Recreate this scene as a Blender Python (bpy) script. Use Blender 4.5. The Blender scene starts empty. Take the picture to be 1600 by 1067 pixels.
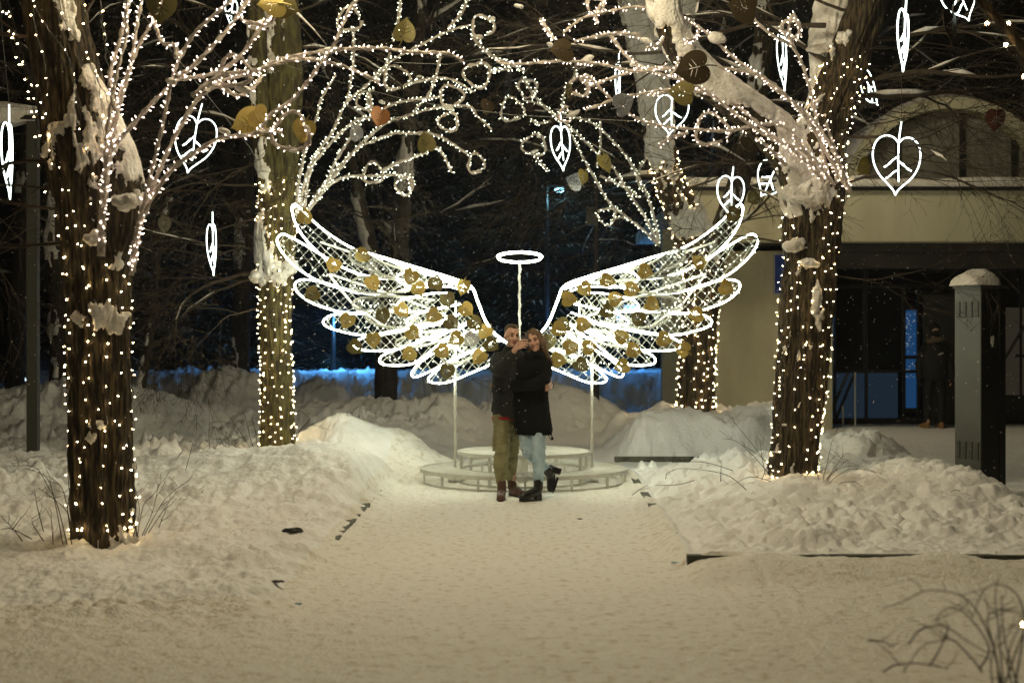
import bpy, bmesh, math, random
import numpy as np
from mathutils import Vector, Matrix, noise
from mathutils.geometry import delaunay_2d_cdt

scene = bpy.context.scene
R = math.radians
# ---------------------------------------------------------------- camera, sky, exposure
CAM_Z, FPX = 1.6, 2222.0            # eye height in metres, focal length in pixels of a 1600 px wide picture (50 mm)
cd = bpy.data.cameras.new('camera'); cam = bpy.data.objects.new('camera', cd)
scene.collection.objects.link(cam); scene.camera = cam
cam.location = (0, 0, CAM_Z); cam.rotation_euler = (R(90), 0, 0)
cd.lens = 50; cd.sensor_width = 36; cd.clip_end = 2000; cd.clip_start = .05
cd.shift_y = 2.5 / 1600
cd.dof.use_dof = True; cd.dof.focus_distance = 14.8; cd.dof.aperture_fstop = 2.0
world = bpy.data.worlds.new("World"); scene.world = world; world.use_nodes = True
wn = world.node_tree; wn.nodes.clear()
sky = wn.nodes.new('ShaderNodeTexSky'); sky.sky_type = 'NISHITA'; sky.sun_disc = False
sky.sun_elevation = R(-6); sky.sun_rotation = R(200)
bg = wn.nodes.new('ShaderNodeBackground'); bg.inputs[1].default_value = 0.05
wo = wn.nodes.new('ShaderNodeOutputWorld')
wn.links.new(sky.outputs[0], bg.inputs[0]); wn.links.new(bg.outputs[0], wo.inputs[0])
vs = scene.view_settings; vs.view_transform = 'Standard'; vs.look = 'None'; vs.gamma = 1; vs.exposure = 0.10
scene.cycles.use_denoising = True
scene.cycles.use_light_tree = True
scene.cycles.max_bounces = 6; scene.cycles.diffuse_bounces = 3; scene.cycles.glossy_bounces = 3
scene.cycles.caustics_reflective = False; scene.cycles.caustics_refractive = False
scene.cycles.sample_clamp_indirect = 4.0; scene.cycles.sample_clamp_direct = 0
scene.cycles.use_adaptive_sampling = False
random.seed(7)
RNG = np.random.default_rng(5)

# ---------------------------------------------------------------- helpers
def W(px, py, d):
    """a point of the place, from where it shows in the photograph (1600 px wide) and its distance"""
    return Vector(((px - 800) * d / FPX, d, CAM_Z - (py - 536) * d / FPX))

def lerp(a, b, t): return a + (b - a) * t
def tag(o, label=None, cat=None, group=None, kind=None):
    if label: o['label'] = label
    if cat: o['category'] = cat
    if group: o['group'] = group
    if kind: o['kind'] = kind
    return o
def empty(name, loc, label=None, cat=None, group=None):
    o = bpy.data.objects.new(name, None); scene.collection.objects.link(o)
    o.location = loc; o.empty_display_size = .2
    return tag(o, label, cat, group)
def link(name, me, m, parent=None):
    o = bpy.data.objects.new(name, me); scene.collection.objects.link(o)
    if m is not None and not me.materials: me.materials.append(m)
    if parent is not None:
        o.parent = parent
        o.matrix_parent_inverse = PARINV(parent)
    return o
def PARINV(p): return WORLD(p).inverted()
def WORLD(p):
    if p.parent is None: return p.matrix_basis.copy()
    return WORLD(p.parent) @ p.matrix_parent_inverse @ p.matrix_basis

class MB:
    def __init__(s): s.v = []; s.f = []
    def add(s, vs, fs):
        b = len(s.v); s.v.extend(vs); s.f.extend([tuple(i + b for i in f) for f in fs])
    def box(s, c, size, rz=0, rot=None):
        m = rot if rot is not None else Matrix.Rotation(rz, 3, 'Z')
        hx, hy, hz = size[0] / 2, size[1] / 2, size[2] / 2
        vs = [Vector(c) + m @ Vector((x * hx, y * hy, z * hz)) for x in (-1, 1) for y in (-1, 1) for z in (-1, 1)]
        s.add(vs, [(0, 1, 3, 2), (4, 6, 7, 5), (0, 4, 5, 1), (2, 3, 7, 6), (0, 2, 6, 4), (1, 5, 7, 3)])
    def tube(s, pts, rad, n=6, cap=True, closed=False, sq=1.0):
        pts = [Vector(p) for p in pts]; N = len(pts)
        if N < 2: return
        if not hasattr(rad, '__len__'): rad = [rad] * N
        prev = None; rings = []
        for i, p in enumerate(pts):
            if closed: t = pts[(i + 1) % N] - pts[i - 1]
            else: t = pts[min(i + 1, N - 1)] - pts[max(i - 1, 0)]
            if t.length < 1e-9: t = Vector((0, 0, 1))
            t.normalize()
            if prev is None:
                a = Vector((0, 0, 1)) if abs(t.z) < .9 else Vector((1, 0, 0))
                u = t.cross(a).normalized()
            else:
                u = prev - t * prev.dot(t)
                if u.length < 1e-6: u = t.orthogonal()
                u.normalize()
            prev = u; w = t.cross(u)
            rings.append([p + (u * math.cos(2 * math.pi * k / n) + w * math.sin(2 * math.pi * k / n) * sq) * rad[i] for k in range(n)])
        b = len(s.v)
        for r_ in rings: s.v.extend(r_)
        for i in range(N if closed else N - 1):
            j = (i + 1) % N
            for k in range(n):
                k2 = (k + 1) % n
                s.f.append((b + i * n + k, b + i * n + k2, b + j * n + k2, b + j * n + k))
        if cap and not closed:
            s.f.append(tuple(b + k for k in reversed(range(n)))); s.f.append(tuple(b + (N - 1) * n + k for k in range(n)))
    def capsule(s, p0, p1, r0, r1, n=12):
        p0, p1 = Vector(p0), Vector(p1); d = (p1 - p0)
        if d.length < 1e-6: d = Vector((0, 0, 1e-4)); p1 = p0 + d
        t = d.normalized(); P = []; Q = []
        for a in (85, 60, 30): P.append(p0 - t * r0 * math.sin(R(a))); Q.append(r0 * math.cos(R(a)))
        P.append(p0); Q.append(r0); P.append(p1); Q.append(r1)
        for a in (30, 60, 85): P.append(p1 + t * r1 * math.sin(R(a))); Q.append(r1 * math.cos(R(a)))
        s.tube(P, Q, n)
    def ell(s, c, r, rot=None, nu=16, nv=10, nz=0.0, sd=0):
        c = Vector(c); vs = []; m = rot if rot is not None else Matrix.Identity(3)
        for j in range(1, nv):
            th = math.pi * j / nv
            for i in range(nu):
                ph = 2 * math.pi * i / nu
                q = Vector((math.sin(th) * math.cos(ph), math.sin(th) * math.sin(ph), math.cos(th)))
                k = 1 + (nz * noise.noise(q * 1.7 + Vector((sd, sd * 3, 0))) + nz * .4 * noise.noise(q * 5 + Vector((sd, 0, 0))) if nz else 0)
                vs.append(c + m @ Vector((q.x * r[0] * k, q.y * r[1] * k, q.z * r[2] * k)))
        vs.append(c + m @ Vector((0, 0, r[2]))); vs.append(c - m @ Vector((0, 0, r[2])))
        fs = []
        for j in range(nv - 2):
            for i in range(nu):
                i2 = (i + 1) % nu
                fs.append((j * nu + i, (j + 1) * nu + i, (j + 1) * nu + i2, j * nu + i2))
        T = (nv - 1) * nu
        for i in range(nu):
            i2 = (i + 1) % nu
            fs.append((T, i, i2)); fs.append((T + 1, (nv - 2) * nu + i2, (nv - 2) * nu + i))
        s.add(vs, fs)
    def loft(s, secs, n=24, cap=True):
        """secs: (centre, rx, ry[, rot matrix]) closed rings joined in order"""
        b = len(s.v)
        for sec in secs:
            c = Vector(sec[0]); m = sec[3] if len(sec) > 3 else None
            for k in range(n):
                a = 2 * math.pi * k / n
                q = Vector((sec[1] * math.cos(a), sec[2] * math.sin(a), 0))
                s.v.append(c + (m @ q if m is not None else q))
        for i in range(len(secs) - 1):
            for k in range(n):
                k2 = (k + 1) % n
                s.f.append((b + i * n + k, b + i * n + k2, b + (i + 1) * n + k2, b + (i + 1) * n + k))
        if cap:
            s.f.append(tuple(b + k for k in reversed(range(n)))); s.f.append(tuple(b + (len(secs) - 1) * n + k for k in range(n)))
    def prism(s, poly, axis_m, th):
        """poly 2-D points in local xz, thickness along local y; axis_m 4x4"""
        n = len(poly)
        vs = [axis_m @ Vector((p[0], -th / 2, p[1])) for p in poly] + [axis_m @ Vector((p[0], th / 2, p[1])) for p in poly]
        fs = [tuple(range(n)), tuple(reversed(range(n, 2 * n)))]
        for i in range(n):
            j = (i + 1) % n; fs.append((i, i + n, j + n, j))
        s.add(vs, fs)
    def mesh(s, name, smooth=False):
        me = bpy.data.meshes.new(name); me.from_pydata([tuple(v) for v in s.v], [], s.f); me.update()
        if smooth:
            me.polygons.foreach_set('use_smooth', [True] * len(me.polygons))
        return me
    def build(s, name, m, parent=None, smooth=False):
        return link(name, s.mesh(name, smooth), m, parent)

def grid_mesh(name, P, m, keep=None, parent=None, smooth=True, wrap=False):
    """P: (rows, cols, 3) array; keep: (rows-1, cols-1) bool of faces kept; wrap joins last column to first"""
    r, c, _ = P.shape
    i, j = np.meshgrid(np.arange(r - 1), np.arange(c if wrap else c - 1), indexing='ij')
    j2 = (j + 1) % c
    F = np.stack([i * c + j, i * c + j2, (i + 1) * c + j2, (i + 1) * c + j], -1)
    F = F[keep] if keep is not None else F.reshape(-1, 4)
    used = np.unique(F); remap = np.full(r * c, -1); remap[used] = np.arange(len(used))
    V = P.reshape(-1, 3)[used]; F = remap[F]
    me = bpy.data.meshes.new(name)
    me.vertices.add(len(V)); me.vertices.foreach_set('co', V.astype(np.float32).ravel())
    me.loops.add(F.size); me.loops.foreach_set('vertex_index', F.astype(np.int32).ravel())
    me.polygons.add(len(F)); me.polygons.foreach_set('loop_start', np.arange(0, F.size, 4, dtype=np.int32))
    me.polygons.foreach_set('loop_total', np.full(len(F), 4, dtype=np.int32))
    if smooth: me.polygons.foreach_set('use_smooth', np.ones(len(F), dtype=bool))
    me.update(calc_edges=True); me.validate()
    return link(name, me, m, parent)

def hsh(x, y, z):
    n = (x * 374761393 + y * 668265263 + z * 2147483647 % 1274126177 + z * 1103515245) & 0xffffffff
    n = ((n ^ (n >> 13)) * 1274126177) & 0xffffffff
    return ((n ^ (n >> 16)) & 0xffffff) / float(0xffffff)
def vn(x, y, z=None, seed=0):
    """value noise 0..1"""
    if z is None: z = np.zeros_like(x)
    x = np.asarray(x, float); y = np.asarray(y, float); z = np.asarray(z, float)
    xi = np.floor(x).astype(np.int64); yi = np.floor(y).astype(np.int64); zi = np.floor(z).astype(np.int64)
    f = [x - xi, y - yi, z - zi]; u, v, w = [t * t * (3 - 2 * t) for t in f]
    zi = zi + seed * 57
    def h(a, b, c): return hsh(xi + a, yi + b, zi + c)
    return ((h(0,0,0)*(1-u)+h(1,0,0)*u)*(1-v)+(h(0,1,0)*(1-u)+h(1,1,0)*u)*v)*(1-w) + ((h(0,0,1)*(1-u)+h(1,0,1)*u)*(1-v)+(h(0,1,1)*(1-u)+h(1,1,1)*u)*v)*w
def fbm(x, y, z=None, oct=4, seed=0, ridge=False):
    s = 0; a = 1; t = 0
    if z is None: z = np.zeros_like(x)
    for o in range(oct):
        n = vn(x * 2**o + o * 17.3, y * 2**o + o * 9.1, z * 2**o, seed + o)
        if ridge: n = 1 - np.abs(2 * n - 1)
        s = s + a * n; t += a; a *= .5
    return s / t
def sm(t, a, b):
    t = np.clip((t - a) / (b - a), 0, 1); return t * t * (3 - 2 * t)

def crom(pts, per=8):
    """Catmull-Rom through points (tuples of any length)"""
    P = [np.array(p, float) for p in pts]; out = []
    for i in range(len(P) - 1):
        p0 = P[max(i - 1, 0)]; p1 = P[i]; p2 = P[i + 1]; p3 = P[min(i + 2, len(P) - 1)]
        for k in range(per):
            t = k / per
            out.append(.5 * ((2 * p1) + (-p0 + p2) * t + (2*p0 - 5*p1 + 4*p2 - p3) * t*t + (-p0 + 3*p1 - 3*p2 + p3) * t**3))
    out.append(P[-1]); return out
def resample(pts, step):
    pts = [Vector(p[:3]) for p in pts]; out = [pts[0].copy()]; acc = 0
    for a, b in zip(pts, pts[1:]):
        L = (b - a).length
        if L < 1e-9: continue
        t = step - acc
        while t <= L:
            out.append(a.lerp(b, t / L)); t += step
        acc = (acc + L) % step
    return out

# ---------------------------------------------------------------- materials
def mat(name, col, rough=.7, metal=0.0, col2=None, scale=8.0, bump=0.0, bscale=30.0, stretch=(1, 1, 1), spec=.5, lo=.35, hi=.65, detail=6):
    m = bpy.data.materials.new(name); m.use_nodes = True; nt = m.node_tree
    b = nt.nodes['Principled BSDF']
    b.inputs['Base Color'].default_value = (*col, 1); b.inputs['Roughness'].default_value = rough
    b.inputs['Metallic'].default_value = metal; b.inputs['Specular IOR Level'].default_value = spec
    if col2 is not None or bump:
        tc = nt.nodes.new('ShaderNodeTexCoord'); mp = nt.nodes.new('ShaderNodeMapping'); mp.inputs['Scale'].default_value = stretch
        nt.links.new(tc.outputs['Object'], mp.inputs[0])
    if col2 is not None:
        n = nt.nodes.new('ShaderNodeTexNoise'); n.inputs['Scale'].default_value = scale; n.inputs['Detail'].default_value = detail
        nt.links.new(mp.outputs[0], n.inputs['Vector'])
        r = nt.nodes.new('ShaderNodeValToRGB'); r.color_ramp.elements[0].color = (*col, 1); r.color_ramp.elements[1].color = (*col2, 1)
        r.color_ramp.elements[0].position = lo; r.color_ramp.elements[1].position = hi
        nt.links.new(n.outputs[0], r.inputs[0]); nt.links.new(r.outputs[0], b.inputs['Base Color'])
    if bump:
        n2 = nt.nodes.new('ShaderNodeTexNoise'); n2.inputs['Scale'].default_value = bscale; n2.inputs['Detail'].default_value = 5
        nt.links.new(mp.outputs[0], n2.inputs['Vector'])
        bp = nt.nodes.new('ShaderNodeBump'); bp.inputs['Strength'].default_value = bump; bp.inputs['Distance'].default_value = .02
        nt.links.new(n2.outputs[0], bp.inputs['Height']); nt.links.new(bp.outputs[0], b.inputs['Normal'])
    return m
def emis(name, col, strength, sampling='AUTO'):
    m = bpy.data.materials.new(name); m.use_nodes = True; nt = m.node_tree; nt.nodes.clear()
    e = nt.nodes.new('ShaderNodeEmission'); e.inputs[0].default_value = (*col, 1); e.inputs[1].default_value = strength
    o = nt.nodes.new('ShaderNodeOutputMaterial'); nt.links.new(e.outputs[0], o.inputs[0])
    m.cycles.emission_sampling = sampling
    return m
M = {}
M['snow'] = mat('snow', (.80, .80, .78), .75, col2=(.86, .86, .85), scale=3, bump=.9, bscale=22, spec=.3)
M['packed'] = mat('packed_snow', (.66, .61, .50), .7, col2=(.82, .80, .74), scale=16, bump=.8, bscale=45, stretch=(1, 1.0, 1), lo=.36, hi=.47, spec=.3, detail=9)
M['snowclump'] = mat('snow_clump', (.62, .59, .53), .85, col2=(.80, .79, .76), scale=9, bump=1.0, bscale=40, spec=.2)
M['bark'] = mat('bark', (.014, .0105, .006), .95, col2=(.088, .066, .034), scale=9, bump=1.0, bscale=26, stretch=(4.5, 4.5, .4), lo=.44, hi=.60, detail=9)
M['moss'] = mat('mossy_bark', (.035, .026, .012), .95, col2=(.12, .108, .036), scale=8, bump=1.0, bscale=30, stretch=(2.5, 2.5, .6))
M['twig'] = mat('twig', (.022, .016, .010), .85, col2=(.048, .034, .02), scale=20)
M['darkbark'] = mat('dark_bark', (.02, .016, .012), .9, col2=(.05, .04, .03), scale=6, bump=.6, bscale=12, stretch=(2, 2, .4))
M['bulb'] = emis('warm_bulb', (1, .68, .32), 85)
M['stub'] = emis('warm_led', (1, .78, .60), 13)
M['stubcool'] = emis('cool_led', (.95, 1, .70), 13)
M['netled'] = emis('net_led', (.95, 1, .76), 7)
M['neon'] = emis('neon_tube', (.94, 1, .78), 23)
M['neonleaf'] = emis('leaf_neon', (.86, 1, .90), 5)
M['rope'] = mat('frosted_rope', (.38, .325, .28), .75, col2=(.60, .54, .48), scale=40, bump=.8, bscale=60)
M['wire'] = mat('black_wire', (.015, .015, .012), .5)
M['whitewire'] = mat('white_wire', (.36, .36, .32), .5)
M['gold'] = mat('gold_leaf', (.46, .35, .09), .5, .45, spec=.6)
M['olive'] = mat('olive_gold_leaf', (.15, .125, .035), .5, .35)
M['silver'] = mat('silver_leaf', (.65, .68, .72), .25, .8)
M['brownleaf'] = mat('brown_leaf', (.05, .034, .013), .5, .3)
M['orangeleaf'] = mat('orange_leaf', (.22, .09, .025), .45, .3)
M['redleaf'] = mat('red_leaf', (.10, .02, .012), .5)
M['whitemetal'] = mat('white_painted_metal', (.66, .66, .60), .45, .1, col2=(.56, .56, .5), scale=12)
M['darkmetal'] = mat('dark_metal', (.03, .03, .028), .4, .4)
M['fartwig'] = mat('far_twig', (.012, .009, .006), .9, col2=(.022, .016, .010), scale=15)
M['concrete'] = mat('concrete', (.48, .455, .32), .85, col2=(.62, .60, .44), scale=1.3, bump=.3, bscale=25, stretch=(1, 1, .35))
M['kerb'] = mat('kerb_stone', (.05, .055, .04), .85, col2=(.12, .12, .09), scale=9)
# ---------------------------------------------------------------- terrain
def lumps(x, y, f, seed=0):
    """rounded shovelled clods"""
    wx = x + .25 * (fbm(x * f * .8, y * f * .8, oct=3, seed=seed + 31) - .5) / max(f, 1) * 2
    wy = y + .25 * (fbm(x * f * .8, y * f * .8, oct=3, seed=seed + 47) - .5) / max(f, 1) * 2
    return fbm(wx * f, wy * f, oct=5, seed=seed, ridge=True)
def billow(x, y, f, seed=0, o=3):
    wx = x * f + .8 * (vn(x * f * .7, y * f * .7, seed=seed + 31) - .5); wy = y * f + .8 * (vn(x * f * .7, y * f * .7, seed=seed + 47) - .5)
    s = 0; a = 1; t = 0
    for k in range(o): s = s + a * np.abs(2 * vn(wx * 2**k + 7.1 * k, wy * 2**k + 3.3 * k, seed=seed + k) - 1); t += a; a *= .5
    return s / t
def H(x, y):
    g = lambda cx, cy, rx, ry, h: h * np.exp(-(((x - cx) / rx) ** 2 + ((y - cy) / ry) ** 2) ** 1.3)
    wob = .10 * (fbm(x * 1.3, y * 1.3, oct=3, seed=3) - .5)
    path = .018 * (fbm(x * 3.2, y * 3.2, oct=5, seed=9) - .5) + .03 * (fbm(x * .7, y * .7, oct=2, seed=12) - .5)
    z = path
    # right bed
    kx = 1.27 + .022 * (y - 10.05)
    e = wob * .8
    mr = sm(x - kx, -.17, .16 + .13 * vn(x * 2, y * 2.6)) * sm(y, 9.99, 10.07 + .10 * vn(x * 2.6, y * 2, seed=2)) * (1 - sm(y + e, 17.0, 18.3)) * (1 - sm(x + e * 1.5, 4.5, 5.2))
    hr = .085 + .09 * sm(y, 10.1, 12.0) * sm(x, 1.3, 2.4) + .11 * sm(y, 12, 14.5) * sm(x, 1.5, 2.9) - .03 + .10 * (lumps(x, y, 1.6, 5) - .55) + .07 * (lumps(x, y, 4.5, 6) - .5) + .10 * (fbm(x * 1.0, y * 1.0, oct=2, seed=8) - .5) \
        + .10 * np.exp(-((x - 4.2) / .45) ** 2) * sm(y, 12.6, 13.4) + .20 * g(3.9, 16.6, .55, .8, 1) + .08 * g(4.4, 13.6, .3, .5, 1)
    z = np.maximum(z, mr * np.maximum(hr, .1) + path * .5)
    # left bed
    ml = (1 - sm(x + e, -1.55 - .25 * vn(x * 2, y * 2, seed=4), -1.22)) * sm(y, 6.4, 10.2) * (1 - sm(y + e, 19.3, 21))
    hl = .08 + .14 * sm(y, 11, 14.5) + .06 * sm(y, 13, 16) + .12 * (lumps(x, y, 1.4, 15) - .55) + .07 * (lumps(x, y, 4.2, 16) - .5) * sm(y, 7, 10) + .08 * (fbm(x * .9, y * .9, oct=2, seed=18) - .5) \
        + .12 * g(-1.95, 14.6, .5, 1.1, 1) + .18 * g(-2.5, 15.6, 1.0, 1.2, 1) + .10 * g(-4.6, 13.2, 1.1, 1.2, 1)
    z = np.maximum(z, ml * np.maximum(hl, .03) + path * .6)
    # rounded mound left of the podium
    z = np.maximum(z, g(-1.95, 18.0, 1.05, 1.35, .66) * (.80 + .42 * billow(x, y, 1.5, 21)) - .02)
    # ploughed bank far left and behind
    fl = .86 * np.exp(-(((x + 7.0) / 2.6) ** 2) ** 1.5) * sm(y, 18.5, 21.5) * (1 - sm(y, 23, 26))
    z = np.maximum(z, fl * (.72 + .5 * lumps(x, y, .9, 22)))
    bk = sm(y, 20.6, 23.4) * (1 - sm(y, 25.2, 27.5)) * (1 - sm(x, -1.3, -.4))
    z = np.maximum(z, bk * (.36 + .5 * (lumps(x, y, .8, 24) - .35)) * (.75 + .5 * vn(x * .6, y * .6, seed=3)))
    # mounds far behind the podium
    z = np.maximum(z, g(.6, 27.5, 1.5, 1.8, .84) * (.85 + .3 * lumps(x, y, .8, 26)))
    z = np.maximum(z, g(-1.3, 25.5, .9, 1.4, .68) * (.85 + .3 * lumps(x, y, .9, 27)))
    z = np.maximum(z, g(-5.6, 28.5, 1.3, 1.4, 1.12)); z = np.maximum(z, g(-4.0, 29.5, .8, 1.0, .9)); 
    # back right bed bank
    mb = sm(x, 1.30, 1.55 + .8 * vn(x, y * 1.5, seed=91)) * (1 - sm(x, 4.2, 4.8)) * sm(y, 19.22, 19.5 + .9 * vn(x * 1.6, y * .8, seed=92)) * (1 - sm(y, 23.8, 24.6))
    z = np.maximum(z, mb * (.42 + .34 * (lumps(x, y, 1.4, 30) - .5)) * (.55 + .75 * vn(x * 1.0, y * .8, seed=7)) + mb * .05)
    # far banks along the road
    fb = sm(y, 33, 36) * (1 - sm(y, 41, 45))
    z = np.maximum(z, fb * (.72 + .35 * (fbm(x * .25, y * .25, oct=3, seed=40) - .3)) * (1 - sm(x, 5, 8)))
    # small clods everywhere off the path
    off = np.clip(z / .09, 0, 1)
    cl = np.clip(fbm(x * .6, y * .6, oct=2, seed=52) * 3.2 - .9, .20, 1.35) * (.55 + .45 * sm(y, 10.5, 13.5))
    z = z + off * cl * (1.15 + 1.0 * sm(y, 16, 19.5)) * (.13 * (billow(x, y, 2.6, 50) - .45) + .085 * (billow(x, y, 7, 53) - .45)) + off * .020 * (billow(x, y, 19, 51, 2) - .4)
    # loose snow piled against the front kerb and the path kerbs
    fk = sm(x, 1.12, 1.34) * (1 - sm(x, 7, 9)) * sm(y, 9.35, 9.98) * (1 - sm(y, 10.0, 10.06))
    z = np.maximum(z, fk * (.078 + .060 * vn(x * 2.3, y * 2, seed=61)))
    z = np.maximum(z, np.exp(-((x - kx + .01) / .13) ** 2) * (.035 + .085 * vn(y * 2.6, x * 3, seed=95)) * sm(y, 9.98, 10.1) * (1 - sm(y, 17, 18)))
    z = np.maximum(z, np.exp(-((y - 10.05) / .075) ** 2) * (.062 + .095 * vn(x * 1.9, y * 2, seed=97)) * sm(x, 1.2, 1.4))
    # trodden marks on the path
    z = z + .012 * (1 - off) * (billow(x, y, 11, 71, 3) - .4) - .005 * (1 - off) * np.clip(fbm(x * 4.5, y * 4.5, oct=2, seed=70, ridge=True) - .62, 0, 1) * 5
    # snow drawn up round the trunks
    for (tx, ty, h) in ((-3.06, 10.75, .03), (2.86, 14.5, .05), (-2.87, 17.4, .02), (2.97, 22.8, .1)):
        z = z + h * np.exp(-((x - tx) ** 2 + (y - ty) ** 2) / .42 ** 2)
    return z
def Hs(x, y): return float(H(np.array([float(x)]), np.array([float(y)]))[0])

ys = [3.6]
while ys[-1] < 34: ys.append(ys[-1] * 1.0030)
while ys[-1] < 60: ys.append(ys[-1] * 1.008)
ys = np.array(ys)
tn = np.concatenate([-np.linspace(1.3, .50, 40)[:-1], np.linspace(-.50, .50, 700), np.linspace(.50, 1.3, 40)[1:]])
YY, TT = np.meshgrid(ys, tn, indexing='ij'); XX = YY * TT
ZZ = H(XX, YY); PP = np.stack([XX, YY, ZZ], -1)
xc = XX[:-1, :-1]; yc = YY[:-1, :-1]
fade = -1.5 - .6 * sm(yc, 10.4, 7.0) * 0
pathm = ((xc > -1.48) & (xc < 1.27 + .022 * (yc - 10.05)) & (yc < 19.2)) | ((yc < 10.02) & (xc > -1.48)) | ((yc < 8.6) & (xc <= -1.48))
tag(grid_mesh('path', PP, M['packed'], keep=pathm), kind='structure')
tag(grid_mesh('snow_ground', PP, M['snow'], keep=~pathm), kind='structure')
# the land round it, one coarse sheet to the horizon, lower than the modelled snow
g = MB(); g.add([Vector(p) for p in ((-400, -60, -.12), (400, -60, -.12), (400, 700, -.12), (-400, 700, -.12))], [(0, 1, 2, 3)])
tag(g.build('snowfield', M['packed']), kind='structure')
# kerbs
def kerb(p0, p1, w, top, label):
    p0, p1 = Vector(p0), Vector(p1); d = p1 - p0; L = d.length; n = max(2, int(L / .9)); mb = MB(); a = math.atan2(d.y, d.x)
    for i in range(n):
        c = p0.lerp(p1, (i + .5) / n)
        mb.box((c.x, c.y, (top - .1) / 2), (L / n - .012, w, top + .1), a)
    return tag(mb.build('kerb', M['kerb']), label, kind='structure')
kerb((1.23, 10.04, 0), (8.2, 10.04, 0), .08, .108, 'dark kerb along the front of the right bed')
kerb((1.27, 10.09, 0), (1.42, 17.4, 0), .08, .064, 'dark kerb between the path and the right bed')
kerb((-1.42, 11.3, 0), (-1.42, 17.2, 0), .08, .045, 'dark kerb between the path and the left bed')
kerb((1.38, 19.24, 0), (4.65, 19.24, 0), .1, .065, 'green-black kerb in front of the rear right bank')
TS = bpy.data.scenes.new('workbench')
def organic(mb, name, m, parent, vox=.008, it=4, fac=.5):
    me = mb.mesh(name); o = bpy.data.objects.new(name, me); TS.collection.objects.link(o)
    r = o.modifiers.new('r', 'REMESH'); r.mode = 'VOXEL'; r.voxel_size = vox; r.use_smooth_shade = True
    s = o.modifiers.new('s', 'SMOOTH'); s.iterations = it; s.factor = fac
    TS.view_layers[0].update(); dg = TS.view_layers[0].depsgraph; e = o.evaluated_get(dg); nm = bpy.data.meshes.new_from_object(e); nm.name = name
    bpy.data.objects.remove(o); nm.materials.clear(); nm.polygons.foreach_set('use_smooth', [True] * len(nm.polygons))
    return link(name, nm, m, parent)
def folds(o, amp, f, seed=0, stretch=(1, 1, 1)):
    me = o.data; n = len(me.vertices); co = np.empty(n * 3, np.float32); me.vertices.foreach_get('co', co); co = co.reshape(-1, 3).astype(float)
    nr = np.empty(n * 3, np.float32); me.vertex_normals.foreach_get('vector', nr); nr = nr.reshape(-1, 3)
    q = co * np.array(stretch) * f * 1.3 + seed + 50; k = fbm(q[:, 0], q[:, 1], q[:, 2], 2, int(seed)) - .5
    co += nr * (amp * 2.2 * k)[:, None]; me.vertices.foreach_set('co', co.astype(np.float32).ravel()); me.update()
# ---------------------------------------------------------------- strings of lights
def octa(mb, c, d, L, r):
    """a small pointed lamp: c base point, d outward direction, length L, radius r"""
    d = Vector(d).normalized(); a = d.orthogonal().normalized(); b = d.cross(a); m = c + d * L * .6
    mb.add([c, m + a * r, m + b * r, m - a * r, m - b * r, c + d * L], [(0, 2, 1), (0, 3, 2), (0, 4, 3), (0, 1, 4), (5, 1, 2), (5, 2, 3), (5, 3, 4), (5, 4, 1)])
_bm = {}
def bulb_mesh(L, r, m):
    k = (L, r, m.name)
    if k not in _bm:
        b = MB(); octa(b, Vector((0, 0, 0)), Vector((0, 0, 1)), L, r); me = b.mesh('bulb'); me.materials.append(m); _bm[k] = me
    return _bm[k]
def bulbs(parent, pts, L, r, m, name='bulb', most=100):
    """pts: (position, direction); the hundred that show largest become parts, the rest one part"""
    camp = Vector((0, 0, CAM_Z))
    def key(q):
        p, d = q; x = abs(p.x / p.y) if p.y > .1 else 9; zz = (p.z - CAM_Z) / max(p.y, .1)
        seen = (d.dot(camp - p) > -.15 * (camp - p).length) and x < .36 and abs(zz) < .24
        return (0 if seen else 1, p.y)
    pts = sorted(pts, key=key); me = bulb_mesh(L, r, m)
    for p, d in pts[:most]:
        o = bpy.data.objects.new(name, me); scene.collection.objects.link(o); o.parent = parent
        o.matrix_parent_inverse = PARINV(parent); o.location = p
        o.rotation_mode = 'QUATERNION'; o.rotation_quaternion = Vector(d).to_track_quat('Z', 'Y'); k_ = random.uniform(.65, 1.3); o.scale = (k_, k_, k_)
    if len(pts) > most:
        mb = MB()
        for p, d in pts[most:]: octa(mb, Vector(p), d, L, r)
        tag(mb.build(name + 's', m, parent), kind='stuff')

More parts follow.
